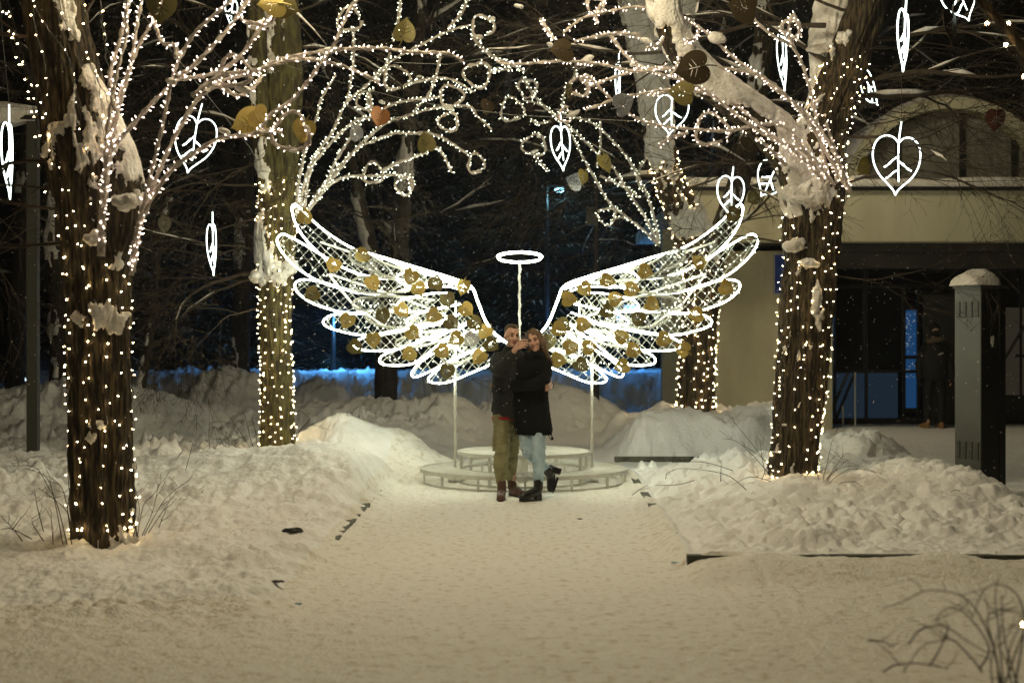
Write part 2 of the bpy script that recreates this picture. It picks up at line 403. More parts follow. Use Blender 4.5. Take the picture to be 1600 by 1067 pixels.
# ---------------------------------------------------------------- trees
def trunk_path(pts, per=10): return crom(pts, per)
def bark_surface(path, nu, seed, ridges=22, amp=.26):
    """path of (x,y,z,r) -> (rows, nu, 3) points plus outward normals"""
    P = np.array(path); n = len(P); C = P[:, :3]; r = P[:, 3]
    T = np.gradient(C, axis=0); T /= np.linalg.norm(T, axis=1, keepdims=True)
    u = np.cross(T, np.array([0, 1.0, .001])); u /= np.linalg.norm(u, axis=1, keepdims=True); w = np.cross(T, u)
    a = np.linspace(0, 2 * np.pi, nu, endpoint=False)
    N = u[:, None, :] * np.cos(a)[None, :, None] + w[:, None, :] * np.sin(a)[None, :, None]
    s = np.concatenate([[0], np.cumsum(np.linalg.norm(np.diff(C, axis=0), axis=1))])
    cx = np.cos(a)[None, :] * ridges / 6.28; cy = np.sin(a)[None, :] * ridges / 6.28; sz = s[:, None]
    wob = fbm(cx * .5 + 0 * sz, cy * .5 + 0 * sz, sz * 1.2, 2, seed + 3) - .5
    rid = fbm(cx + wob * 2, cy + wob * 2, sz * 1.7, 4, seed, True)
    fine = fbm(cx * 3, cy * 3, sz * 7, 3, seed + 9)
    lob = fbm(cx * .25 + 0 * sz, cy * .25 + 0 * sz, sz * .4, 2, seed + 20) - .5
    rr = .84 * r[:, None] * (1 + amp * (rid - .5) * 1.6 + amp * .5 * (fine - .5) + .28 * lob)
    return C[:, None, :] + N * rr[:, :, None], N, rr, s, a
def make_trunk(parent, path, nu, seed, m, name='trunk', **k):
    S = bark_surface(path, nu, seed, **k); grid_mesh(name, S[0], m, wrap=True, parent=parent); return S
def snow_on(parent, S, seed, thr, face, th=.03, f=3.0, zf=1.6, nup=0.0, name='snow_patch', zmin=-9):
    """snow sticking to the bark where the noise and the windward side allow"""
    P, N, rr, s, a = S
    C = P - N * rr[:, :, None]
    cx = P[:, :, 0] * f; cy = P[:, :, 1] * f; cz = P[:, :, 2] * zf
    n = fbm(cx, cy, cz, 4, seed) + .42 * (fbm(P[:, :, 0] * 16, P[:, :, 1] * 16, P[:, :, 2] * 9, 4, seed + 5) - .5) - .4 * (1 - sm(P[:, :, 2], zmin, zmin + .5))
    fd = Vector(face).normalized(); d = N @ np.array(fd)
    up = N[:, :, 2]
    mk = n + .22 * d + nup * up - thr
    h = np.clip(mk / .10, -1, 1)
    rad = rr * 1.04 + .35 * th * (fbm(C[:, :, 0] * 9 + N[:, :, 0] * 3, N[:, :, 1] * 3 + a[None, :] * 0, C[:, :, 2] * 9, 4, seed + 8) - .5) + th * np.where(h > 0, np.sqrt(np.abs(h)), -1.5)
    Q = C + N * rad[:, :, None]
    kp = (h[:-1, :] > -.25)
    kp = kp & np.roll(kp, -1, 1)
    if kp.sum() > 10: return grid_mesh(name, Q, M['snowclump'], keep=kp, wrap=True, parent=parent)
def string_on(label, S, nstr, gap, seed, zmin, zmax, group='strings of lights wound on the tree trunks', off=.012, L=.014, r=.0047, wavy=.25, m=None, hang=0.0):
    P, N, rr, s, a = S; rnd = random.Random(seed); nu = len(a); n = len(s)
    base = P[0].mean(0); t = empty('string_lights', tuple(base), label, 'string lights', group)
    mb = MB(); pts = []
    for k in range(nstr):
        a0 = 2 * math.pi * (k + rnd.uniform(-.35, .35)) / nstr; ph = rnd.uniform(0, 6); line = []; nxt = rnd.uniform(0, gap)
        for i in range(0, n):
            z = P[i, 0, 2]
            if z < zmin or z > zmax: continue
            aa = a0 + wavy * math.sin(s[i] * 2.3 + ph) + .12 * math.sin(s[i] * 7 + ph * 2)
            j = int(round(aa / (2 * math.pi) * nu)) % nu
            o_ = off + hang * max(0, (z - 2.5))
            q = Vector(P[i, j]) + Vector(N[i, j]) * o_; line.append(q)
            while s[i] >= nxt:
                d = (Vector(N[i, j]) + Vector((rnd.uniform(-.6, .6), rnd.uniform(-.6, .6), rnd.uniform(-.6, .6)))).normalized()
                pts.append((q + Vector(N[i, j]) * .008, d)); nxt += gap * rnd.uniform(.6, 1.4)
        if len(line) > 3: mb.tube(line[::2], .0028, 4)
    mb.build('wire', M['wire'], t)
    bulbs(t, pts, L, r, m or M['bulb'])
    return t
def snow_heap(parent, items, seed, vox=.014, name='snow_heap'):
    """lumps of snow lodged in a fork: (x px, y px, distance, half width, half height)"""
    rnd = random.Random(seed)
    for (px, py, d, rx, rz) in items:
        mb = MB(); c = W(px, py, d + .06)
        for k in range(9):
            a = rnd.uniform(0, 6.28); f = rnd.uniform(.2, .8); q = rnd.uniform(.35, .62)
            mb.ell(c + Vector((rx * f * math.cos(a), rnd.uniform(-.03, .03), rz * f * math.sin(a))), (rx * q + .02, .075, rz * q + .02), nz=.3, sd=rnd.randint(0, 99), nu=14, nv=10)
        o = organic(mb, name, M['snowclump'], parent, vox, 3); folds(o, .014, 14, rnd.random() * 9); folds(o, .009, 45, rnd.random() * 9)
def branch(mb, p, d, L, r, depth, rnd, droop=.12, nsub=5, spread=.8, sides=4, seg=.16, store=None, minr=.0022, shrink=.6):
    n = max(3, int(L / seg)); pts = [p.copy()]; rad = [r]; dd = d.normalized(); kids = []
    ax = Vector((rnd.uniform(-1, 1), rnd.uniform(-1, 1), rnd.uniform(-.4, .4))) * .10
    for i in range(n):
        dd = (dd + Vector((rnd.uniform(-1, 1), rnd.uniform(-1, 1), rnd.uniform(-1, 1))) * .20 + ax + Vector((0, 0, -droop * (i / n)))).normalized()
        p = p + dd * (L / n); pts.append(p.copy()); rad.append(max(minr * .6, r * (1 - .85 * (i + 1) / n)))
        if i > 0: kids.append((p.copy(), dd.copy(), rad[-1], i / n))
    mb.tube(pts, rad, sides if depth > 0 else 3, cap=False)
    if store is not None: store.append((pts, rad, depth))
    if depth > 0:
        for _ in range(nsub):
            q, e, rr, f = kids[rnd.randrange(len(kids))]
            side = e.orthogonal().normalized(); side.rotate(Matrix.Rotation(rnd.uniform(0, 6.28), 3, e))
            nd = (e + side * rnd.uniform(.4, 1.0) * spread + Vector((0, 0, rnd.uniform(-.15, .25)))).normalized()
            branch(mb, q, nd, L * rnd.uniform(.35, .75) * (1.1 - f * .4), max(minr, rr * shrink), depth - 1, rnd, droop, max(2, nsub - 1), spread, sides, seg, store, minr, shrink)
def snow_lines(parent, store, rnd, prob=.5, minr=.006, th=1.5, name='snow_cover', maxn=400):
    """snow lying along the tops of the boughs, in broken lengths"""
    mb = MB(); c = 0
    for pts, rad, dep in store:
        if rad[0] < minr or c > maxn: continue
        i = 0
        while i < len(pts) - 2:
            if rnd.random() < prob:
                k = min(len(pts), i + rnd.randint(2, 6)); seg = pts[i:k]
                if len(seg) >= 3:
                    q = []; rr = []
                    for t, a in enumerate(seg):
                        w = math.sin(math.pi * (t + .15) / (len(seg) - .7)); w = max(.12, w) * rnd.uniform(.7, 1.2)
                        rad_ = max(.010, rad[i + t] * th) * w; q.append(a + Vector((0, 0, rad[i + t] * .8 + rad_ * .5))); rr.append(rad_)
                    mb.tube(q, rr, 7); c += 1
                i = k
            i += 1
    if mb.f: return mb.build(name, M['snowclump'], parent, smooth=True)

# front left tree ---------------------------------------------------------
def U(p): return tuple(p)
def tp(px, py, d, rpx): w = W(px, py, d); return (w.x, w.y, w.z, rpx * d / FPX)
t1 = empty('tree', tuple(W(162, 845, 10.75)), 'thick bare tree at the left front, its dark trunk dotted with warm bulbs', 'tree', 'bare trees strung with lights')
S1 = make_trunk(t1, crom([tp(163, 880, 10.8, 62), tp(162, 835, 10.8, 52), tp(160, 760, 10.8, 50), tp(157, 600, 10.8, 50), tp(154, 450, 10.8, 53), tp(148, 350, 10.8, 58), tp(132, 250, 10.8, 60), tp(108, 130, 10.8, 54), tp(86, 30, 10.8, 50), tp(72, -60, 10.8, 48), tp(50, -330, 10.8, 44)], 45), 200, 1, M['bark'])
S1b = make_trunk(t1, crom([tp(170, 420, 10.7, 18), tp(188, 340, 10.7, 34), tp(184, 270, 10.75, 33), tp(160, 200, 10.8, 30), tp(132, 130, 10.8, 22), tp(112, 80, 10.8, 12)], 25), 90, 5, M['bark'], 'bough')
snow_on(t1, S1b, 3, .60, (.6, -.8, .2), .022, 2.2, 1.4)
snow_on(t1, S1, 13, .77, (.5, -.9, .0), .03, 3.2, 2.2)
rnd = random.Random(11); st = []; mb = MB()
for (px, py, dx, dz, L, r) in ((100, 250, -1, .1, 2.2, .03), (105, 380, -1, -.05, 2.0, .028), (120, 300, -1, .35, 1.8, .02), (95, 60, -1, .3, 2.2, .03), (120, 40, .5, 1, 1.8, .02), (110, 330, -.8, .25, 1.6, .02), (210, 300, .9, .15, 1.0, .010), (75, -20, -1, .2, 1.6, .03), (140, -30, 1, .3, 2.0, .03)):
    branch(mb, W(px, py, 10.8), Vector((dx, rnd.uniform(-.3, .6), dz)), L, r * .6, 3, rnd, .12, 6, .8, 5, store=st)
mb.build('twigs', M['twig'], t1); snow_lines(t1, st, rnd, .2, .013, 1.2)
string_on('warm bulbs in loose vertical strings on the thick front left trunk', S1, 14, .165, 21, .20, 5.2, hang=.07)

# second left tree ----------------------------------------------------------
t2 = empty('tree', tuple(W(433, 712, 17.4)), 'slimmer mossy tree with a lit trunk at the tip of the left wing', 'tree', 'bare trees strung with lights')
S2 = make_trunk(t2, crom([tp(434, 735, 17.4, 33), tp(434, 700, 17.4, 28), tp(432, 600, 17.4, 26), tp(431, 480, 17.4, 26), tp(432, 420, 17.4, 31), tp(433, 350, 17.4, 31), tp(436, 250, 17.4, 33), tp(440, 120, 17.4, 33), tp(436, 20, 17.4, 33), tp(430, -120, 17.4, 30), tp(425, -300, 17.4, 28)], 40), 130, 2, M['moss'])
S2b = make_trunk(t2, crom([tp(425, 300, 17.3, 14), tp(412, 240, 17.2, 16), tp(406, 150, 17.2, 15), tp(402, 60, 17.2, 15), tp(396, -60, 17.2, 14)], 25), 60, 6, M['moss'], 'bough')
snow_on(t2, S2, 33, .77, (-.7, -.7, .0), .03, 2.2, 1.4, zmin=1.9)
snow_on(t2, S2b, 36, .70, (-.6, -.7, .2), .03, 2.2, 1.2)
snow_heap(t2, ((436, 422, 17.2, .17, .17), (412, 432, 17.2, .13, .07)), 3)
rnd = random.Random(12); st = []; mb = MB()
for (px, py, dx, dz, L, r) in ((420, 425, -1, .02, 1.7, .05), (415, 430, -1, -.22, 1.6, .035), (410, 290, -1, .15, 2.2, .03), (410, 200, -1, .1, 2.2, .03), (408, 340, -1, -.05, 1.8, .025), (405, 120, -1, .25, 2.2, .03), (412, 390, -1, .12, 2.0, .022), (412, 480, -1, -.05, 1.5, .02),
                                (455, 330, 1, .0, 1.2, .008), (450, 80, 1, .3, 2.2, .03), (450, 170, 1, .2, 1.7, .02), (405, 30, -1, .2, 2.2, .03), (450, 20, 1, .2, 2.6, .03), (425, 250, -.7, -.1, 1.9, .02), (450, -30, 1, .1, 3, .03)):
    branch(mb, W(px, py, 17.4), Vector((dx, rnd.uniform(-.7, .4), dz)), L, r * .62, 3, rnd, .16, 7, .85, 5, store=st)
for _ in range(14):
    branch(mb, W(rnd.uniform(340, 420), rnd.uniform(200, 480), 17.4 + rnd.uniform(-.6, .6)), Vector((-1, rnd.uniform(-.5, .5), rnd.uniform(-.4, .3))), rnd.uniform(1.0, 1.8), .007, 3, rnd, .14, 5, .8, 4, minr=.0018)
mb.build('twigs', M['twig'], t2); snow_lines(t2, st, rnd, .25, .013, 1.3)
string_on('cool white bulbs strung down the slimmer mossy trunk beside the left wing tip', S2, 15, .13, 22, .25, 3.6, r=.0058, L=.016)

# front right tree ------------------------------------------------------------
t3 = empty('tree', tuple(W(1242, 740, 14.5)), 'forked bare tree right of the wings with a snow laden bough reaching up and left', 'tree', 'bare trees strung with lights')
S3 = make_trunk(t3, crom([tp(1240, 775, 14.5, 52), tp(1241, 735, 14.5, 42), tp(1248, 640, 14.5, 42), tp(1256, 540, 14.5, 43), tp(1264, 440, 14.5, 44), tp(1268, 350, 14.5, 48), tp(1268, 300, 14.5, 52), tp(1274, 240, 14.5, 44), tp(1292, 180, 14.5, 36), tp(1318, 110, 14.5, 34), tp(1345, 40, 14.5, 32), tp(1362, -30, 14.5, 30), tp(1385, -200, 14.5, 28)], 40), 180, 3, M['bark'])
S3b = make_trunk(t3, crom([tp(1262, 330, 14.45, 30), tp(1240, 265, 14.4, 33), tp(1205, 210, 14.3, 29), tp(1150, 165, 14.1, 26), tp(1100, 125, 14.0, 24), tp(1062, 80, 13.9, 21), tp(1040, 30, 13.8, 18), tp(1030, -60, 13.8, 16)], 30), 110, 7, M['bark'], 'bough')
S3c = make_trunk(t3, crom([tp(1285, 290, 14.6, 20), tp(1287, 210, 14.7, 27), tp(1300, 130, 14.8, 28), tp(1298, 60, 14.9, 28), tp(1306, -10, 15, 26), tp(1310, -150, 15, 24)], 30), 100, 8, M['bark'], 'bough')
snow_on(t3, S3b, 43, .40, (.3, -.5, .8), .06, 1.2, 1.0, nup=.30)
snow_on(t3, S3c, 44, .45, (-.5, -.9, .1), .045, 1.6, 1.0)
snow_on(t3, S3, 45, .78, (-.4, -.9, .2), .04, 2.2, 1.6)
snow_heap(t3, ((1245, 278, 14.2, .07, .18), (1262, 306, 14.15, .17, .07), (1246, 384, 14.2, .11, .06), (1268, 412, 14.2, .08, .04), (1276, 465, 14.2, .04, .16), (1298, 80, 14.5, .18, .05), (1325, 66, 14.35, .07, .11)), 13)
snow_heap(t1, ((148, 372, 10.5, .06, .04), (196, 318, 10.38, .07, .05)), 14, .010)
rnd = random.Random(13); st = []; mb = MB()
for (px, py, dx, dz, L, r, dy) in ((1310, 150, 1, .05, 2.6, .035, .2), (1320, 125, 1, .12, 2.6, .03, -.2), (1300, 290, 1, .25, 2.2, .02, -.3), (1330, 60, 1, .2, 2.4, .03, .3), (1305, 210, 1, -.1, 2.4, .02, -.3),
                                    (1240, 380, -1, .12, 1.1, .014, -.3), (1240, 330, -1, .5, .9, .012, -.4), (1235, 250, -1, -.1, 1.6, .016, .1), (1150, 165, -.8, .8, 1.6, .02, .2), (1100, 125, -1, .2, 1.8, .02, .3), (1340, 20, -1, .3, 1.6, .02, 0),
                                    (1300, 100, -1, .4, 2.0, .03, .4), (1060, 80, -1, .1, 2.0, .02, .2), (1300, 430, 1, -.15, 1.3, .008, -.2), (1180, 190, -.7, -.6, 1.4, .010, .2), (1350, 0, 1, .05, 2.4, .03, -.1), (1290, 40, -1, .1, 2.4, .03, .4)):
    branch(mb, W(px, py, 14.5), Vector((dx, dy, dz)), L, r, 3, rnd, .10, 6, .75, 5, store=st)
for _ in range(14):
    branch(mb, W(rnd.uniform(1290, 1420), rnd.uniform(40, 260), 14.5 + rnd.uniform(-.6, .6)), Vector((1, rnd.uniform(-.5, .5), rnd.uniform(-.2, .25))), rnd.uniform(1.2, 2.2), .007, 3, rnd, .12, 5, .8, 4, minr=.0018)
mb.build('twigs', M['twig'], t3); snow_lines(t3, st, rnd, .3, .012, 1.4)
string_on('warm bulbs dotting the forked trunk right of the wings', S3, 16, .15, 23, .25, 4.6, hang=.01)
string_on('warm bulbs along the snowy bough leaning left from the forked tree', S3b, 4, .22, 26, 2.5, 6)

# rear right tree ----------------------------------------------------------------
t4 = empty('tree', tuple(W(1087, 648, 22.8)), 'leaning snow plastered tree behind the right wing, in front of the pale pillar', 'tree', 'bare trees strung with lights')
S4 = make_trunk(t4, crom([tp(1086, 670, 22.8, 36), tp(1087, 640, 22.8, 31), tp(1090, 560, 22.8, 29), tp(1096, 470, 22.8, 30), tp(1096, 410, 22.8, 36), tp(1075, 350, 22.8, 31), tp(1048, 290, 22.8, 26), tp(1030, 220, 22.8, 25), tp(1022, 140, 22.8, 26), tp(1005, 60, 22.8, 26), tp(985, -20, 22.8, 24), tp(960, -140, 22.8, 20)], 40), 110, 4, M['bark'])
S4b = make_trunk(t4, crom([tp(1100, 440, 22.8, 20), tp(1125, 370, 22.7, 19), tp(1150, 300, 22.7, 18), tp(1175, 200, 22.7, 17), tp(1190, 90, 22.7, 16), tp(1200, -60, 22.7, 14)], 25), 60, 9, M['bark'], 'bough')
S4c = make_trunk(t4, crom([tp(1020, 130, 22.8, 14), tp(1060, 60, 22.8, 13), tp(1080, -10, 22.8, 12), tp(1100, -120, 22.8, 10)], 20), 40, 10, M['bark'], 'bough')
snow_on(t4, S4, 53, .56, (-.2, -.9, .3), .045, 1.8, 1.2, nup=.2, zmin=3.0)
snow_on(t4, S4b, 54, .62, (-.3, -.9, .2), .04, 1.4, .9)
snow_on(t4, S4c, 55, .30, (-.3, -.9, .2), .04, 1.4, .9)
rnd = random.Random(14); st = []; mb = MB()
for (px, py, dx, dz, L, r) in ((1020, 220, -1, .2, 2.6, .03), (1040, 270, -1, -.05, 2.4, .03), (1020, 130, -1, .25, 3, .035), (1005, 60, -1, .2, 3, .035), (1150, 300, 1, .3, 2, .03), (1110, 380, .8, .5, 2.2, .03), (1180, 160, 1, .2, 2.6, .03), (1060, 300, .8, .3, 2, .02), (1180, 120, -1, .4, 2.2, .03), (1080, 30, 1, .3, 2.5, .03), (990, 20, -1, .05, 3, .03), (1175, 200, 1, .5, 2.2, .03), (1040, 240, .8, .1, 2, .025)):
    branch(mb, W(px, py, 22.8), Vector((dx, rnd.uniform(-.5, .5), dz)), L, r, 3, rnd, .12, 7, .8, 5, seg=.22, store=st, minr=.004)
mb.build('twigs', M['twig'], t4); snow_lines(t4, st, rnd, .3, .014, 1.6)
string_on('tiny warm bulbs on the leaning trunk behind the right wing', S4, 16, .15, 24, .6, 4.6, r=.0070, L=.018)

# near right tree: only one bough and the weeds at its foot reach into the view -------
t5 = empty('tree', (2.95, 5.4, 0), 'bare tree just outside the right edge, one lit bough dipping into the top right corner', 'tree', 'bare trees strung with lights')
S5 = make_trunk(t5, crom([(2.95, 5.4, -.1, .30), (2.95, 5.4, .4, .25), (2.97, 5.42, 1.8, .24), (3.0, 5.4, 3.2, .25), (3.1, 5.4, 5.0, .2)], 30), 80, 61, M['bark'])
q = [W(1640, 130, 6.2), W(1590, 65, 6.2), W(1545, 15, 6.2), W(1515, -25, 6.2), W(1480, -90, 6.2)]
S5b = make_trunk(t5, crom([(3.0, 5.5, 2.2, .07), (2.7, 6.0, 2.6, .03)] + [(p.x, p.y, p.z, .026 - .003 * i) for i, p in enumerate(q)], 20), 24, 62, M['bark'], 'bough')
string_on('warm bulbs on the trunk just beyond the right edge', S5, 14, .13, 63, .05, 4.5, hang=.02)
string_on('out of focus warm bulbs on the bough in the top right corner', S5b, 2, .16, 64, 1.5, 5)
o5 = W(1597, 975, 5.15)

# ---------------------------------------------------------------- branches of light
def fan(label, origin, curves, loops, d0, d1, gap, seed, led, ropem, r0=.013, group='branch shaped light sculptures over the path', clumps=()):
    rnd = random.Random(seed)
    t = empty('light_branch_sculpture', tuple(W(origin[0], origin[1], d0)), label, 'light sculpture', group); pts = []
    def strand(P, r, name):
        mb = MB(); P = resample(P, .035)
        if len(P) < 4: return
        rad = [r * (1 - .45 * i / len(P)) * rnd.uniform(.75, 1.3) for i in range(len(P))]
        mb.tube(P, rad, 6)
        for ph in (0, 3.1):     # wire wound round the rod
            Q = []
            for i, p in enumerate(P):
                tng = (P[min(i + 1, len(P) - 1)] - P[max(i - 1, 0)]).normalized(); u = tng.orthogonal().normalized(); v = tng.cross(u); a = i * .9 + ph
                Q.append(p + (u * math.cos(a) + v * math.sin(a)) * (rad[i] + .004))
            mb.tube(Q, .004, 3)
        mb.build(name, ropem, t, smooth=True)
        k = 0; s_ = rnd.uniform(0, gap)
        for i in range(1, len(P)):
            s_ += (P[i] - P[i - 1]).length
            if s_ > gap:
                s_ -= gap * rnd.uniform(.6, 1.4)
                tng = (P[i] - P[i - 1]).normalized(); u = tng.orthogonal().normalized(); u.rotate(Matrix.Rotation(rnd.uniform(0, 6.28), 3, tng))
                d = (u + tng * rnd.uniform(.2, .9)).normalized(); pts.append((P[i] + u * rad[i], d))
    for ci, c in enumerate(curves):
        dd = rnd.uniform(-.35, .35); n = len(c) - 1
        L = [W(x, y, lerp(d0, d1 + dd, (i / n))) for i, (x, y) in enumerate(c)]
        strand([Vector(p) for p in crom(L, 8)], r0, 'branch')
    for (cx, cy, rr, dq) in loops:
        ph = rnd.uniform(0, 6); P = []; q = rnd.uniform(.8, 1.2); tilt = rnd.uniform(-.5, .5)
        for k in range(20):
            a = ph + k / 19 * 2 * math.pi * rnd.uniform(.985, 1.0); w = 1 + .13 * math.sin(3 * a + ph)
            x = cx + rr * math.cos(a) * w * q; P.append(W(x, cy + rr * math.sin(a) * w, dq + tilt * rr / FPX * dq * math.cos(a)))
        strand([Vector(p) for p in crom(P, 4)], r0, 'curl')
    if clumps:
        mb = MB()
        for i, (cx, cy, wx, wz, dq) in enumerate(clumps):
            mb.ell(W(cx, cy, dq), (.55 * wx * dq / FPX, .035, .62 * wz * dq / FPX), Matrix.Rotation(rnd.uniform(-.5, .5), 3, 'Y'), nz=.35, sd=i + seed)
        mb.build('snow_clump', M['snowclump'], t, smooth=True)
    bulbs(t, pts, .026, .0038, led, 'led')
    return t
A = [[(155,400),(158,330),(163,270),(169,197),(183,112),(197,56),(197,-20)],
 [(160,400),(165,300),(180,174),(197,121),(222,62),(242,28),(262,-30)],
 [(158,380),(170,260),(185,170),(204,105),(214,40),(226,-20)],
 [(162,330),(169,247),(191,214),(214,188),(242,157),(264,138),(281,124),(323,118),(365,98),(402,52),(430,10),(440,-20)],
 [(205,430),(212,370),(230,298),(242,247),(253,202),(264,146),(275,104),(301,56),(326,31),(368,-4)],
 [(206,430),(216,360),(239,292),(261,239),(292,180),(318,146),(349,126),(400,112),(428,96),(493,82),(535,77),(597,76),(642,82),(698,84),(726,98)],
 [(208,425),(220,350),(245,298),(273,261),(309,236),(346,216),(400,208),(422,180),(456,157),(482,127),(504,96),(521,73),(535,42),(546,14),(569,-8)],
 [(273,121),(298,107),(337,67),(363,37),(392,-8)],
 [(300,150),(345,118),(400,110),(445,96),(484,93),(526,101),(557,112),(597,132)],
 [(275,90),(274,72),(253,67),(244,42),(235,20)], [(318,146),(340,135),(372,150),(395,138),(410,118)],
 [(400,208),(425,204),(440,208)], [(180,174),(172,120),(188,60),(204,-10)]]
fan('pale branches of light fanning up and right from the thick front left tree', (205, 430), A, [(366,112,24,10.6),(455,207,29,10.9),(402,18,22,10.8)], 10.45, 10.9, .036, 31, M['stub'], M['rope'], .0165,
    clumps=((514,80,20,9,10.9),(380,140,24,10,10.6),(405,40,26,12,10.9),(268,128,16,9,10.5),(350,205,18,7,10.7),(460,236,14,5,10.9)))
B = [[(465,340),(465,298),(473,253),(479,219),(495,183),(501,157),(526,115)],
 [(468,335),(473,298),(487,253),(518,208),(540,163),(574,132),(597,107),(625,87),(653,73),(698,50),(737,39)],
 [(475,330),(484,270),(498,245),(526,214),(557,188),(580,183),(614,163),(653,155),(689,152)],
 [(478,335),(504,298),(529,267),(557,233),(597,197),(630,183),(681,169),(732,166),(746,182),(771,205)],
 [(480,330),(507,295),(521,259),(543,222),(569,180)],
 [(482,325),(512,281),(557,233),(580,222),(614,209),(647,209),(670,208),(698,219),(732,242)],
 [(485,325),(504,298),(535,278),(569,275),(597,275),(625,273),(639,281),(645,300)],
 [(597,267),(625,253),(656,242),(681,230),(695,247),(706,270)],
 [(636,132),(670,124),(704,124),(743,146)],
 [(552,48),(552,98),(546,140),(540,163)], [(737,56),(763,84),(800,101),(820,112)], [(763,112),(800,107)],
 [(732,-8),(722,20),(700,44)], [(689,84),(680,124),(668,150),(648,172)], [(610,83),(600,107),(588,125)], [(626,0),(624,20),(620,45),(614,66)], [(580,183),(574,150),(585,140)]]
fan('curling branches of light fanning right from the slim mossy tree toward the halo', (472, 325), B,
    [(754,42,17,16.2),(705,150,16,16.2),(744,256,15,16.2),(583,271,16,16.3),(632,290,14,16.3),(619,122,18,16.2),(746,117,19,16.2),(701,191,14,16.2),(569,158,14,16.3),(546,31,18,16.3)], 16.9, 16.2, .034, 32, M['stubcool'], M['rope'], .0185,
    clumps=((620,55,14,8,16.2),(700,168,16,8,16.2),(597,160,10,5,16.2),(770,30,7,6,16.2),(748,57,10,4,16.2),(655,120,8,3,16.2)))
Cc = [[(1329,300),(1296,225),(1260,178),(1200,132),(1137,82),(1095,45),(1039,20),(997,11),(957,17),(912,28),(879,53)],
 [(1326,300),(1284,225),(1256,180),(1200,126),(1151,110),(1081,104),(997,112),(941,101),(884,96),(800,101),(775,96)],
 [(1304,290),(1262,240),(1200,214),(1137,169),(1095,138),(1047,121),(1008,110)],
 [(1290,285),(1240,235),(1200,208),(1151,166),(1081,141),(1039,141),(991,149),(957,157),(912,174)],
 [(1285,280),(1237,208),(1200,194),(1137,205),(1081,202),(1033,197),(991,183),(957,157),(935,136),(912,112)],
 [(1002,56),(957,53),(896,65)], [(952,53),(974,82),(1002,110)], [(1075,208),(1047,216),(1028,230)],
 [(1295,290),(1267,146),(1242,79),(1200,51),(1170,20),(1150,-10)], [(1228,259),(1200,230),(1180,215)],
 [(1042,15),(1041,45),(1031,70),(1010,75)], [(1095,45),(1085,60),(1070,66)], [(1064,55),(1060,95),(1048,120)], [(950,-5),(932,20),(935,40)], [(1329,300),(1310,250),(1290,190)], [(845,31),(858,50),(866,62)], [(907,120),(920,134),(940,128),(990,112),(1040,104)], [(1242,79),(1232,50),(1240,22),(1252,60)], [(1010,150),(1050,140),(1075,120)]]
fan('heavy branches of light arching left from the forked right tree', (1310, 285), Cc, [(1112,203,24,14.0),(905,135,15,14.0),(883,180,12,14.0),(1236,46,15,14.2),(930,10,14,14)], 14.1, 13.7, .034, 33, M['stub'], M['rope'], .018,
    clumps=((915,95,24,9,13.9),(1010,64,20,7,13.9),(1120,60,26,14,13.9),(896,178,20,6,13.9),(990,100,12,6,13.9),(810,10,14,5,13.9),(1115,225,14,5,14.0),(1150,0,12,6,14),(860,70,10,5,14),(1045,120,12,5,14)))
D = [[(1030,384),(1008,362),(983,342),(957,322),(940,298),(921,264),(907,239),(888,200)],
 [(1030,384),(1014,350),(997,322),(980,298),(957,261),(935,242),(912,219),(876,186),(842,163),(817,157)],
 [(1030,381),(1022,340),(1008,298),(985,255),(969,233),(932,197),(898,183),(872,176)],
 [(817,121),(834,149),(856,171),(876,191)], [(837,247),(856,267)], [(983,342),(968,340),(955,346)], [(938,275),(980,295),(1000,310)], [(938,190),(938,235),(932,262)], [(860,190),(840,193),(828,186)], [(1008,250),(995,275),(1003,298)], [(900,100),(897,120),(884,140),(878,168)]]
fan('slim greenish branches of light rising left from behind the right wing', (1030, 384), D, [(835,227,16,19.3),(800,172,18,19.3),(948,338,13,19.6),(824,138,14,19.3)], 19.8, 19.2, .040, 34, M['stubcool'], M['rope'], .018, clumps=((843,213,9,5,19.3),(835,237,12,4,19.3)))
# point lamps added above the view as warm fill; no strings are built there
def crown_fill(t, pts, power, col=(1, .84, .54)):
    for p in pts:
        l = bpy.data.lights.new('fill_lamp', 'POINT'); l.energy = power; l.color = col; l.shadow_soft_size = .5
        o = bpy.data.objects.new('fill_lamp', l); scene.collection.objects.link(o); o.parent = t; o.matrix_parent_inverse = PARINV(t); o.location = p
crown_fill(t5, [(2.6, 4.6, 4.4), (2.0, 7.0, 4.9)], 14)
t6 = empty('tree', (-3.6, 4.6, 0), 'unseen tree added beyond the left edge to hold bulbs and fill lamps', 'tree', 'bare trees strung with lights')  # unseen tree, added to light the near snow
S6 = make_trunk(t6, crom([(-3.6, 4.6, -.1, .3), (-3.6, 4.6, .4, .26), (-3.6, 4.7, 2, .25), (-3.4, 4.8, 3.4, .2), (-3.2, 5.0, 5, .16)], 30), 80, 66, M['bark'])
string_on('warm bulbs on the unseen tree added beyond the left edge', S6, 12, .16, 67, .1, 4.8)
crown_fill(t6, [(-2.6, 4.6, 4.6), (-2.0, 7.0, 5.0)], 14)
crown_fill(t1, [(-1.2, 10.6, 5.5)], 230); crown_fill(t3, [(.3, 11.6, 6.4)], 380); crown_fill(t2, [(-.8, 13.6, 6.3)], 90); crown_fill(t4, [(4.5, 23.8, 7.9)], 380)
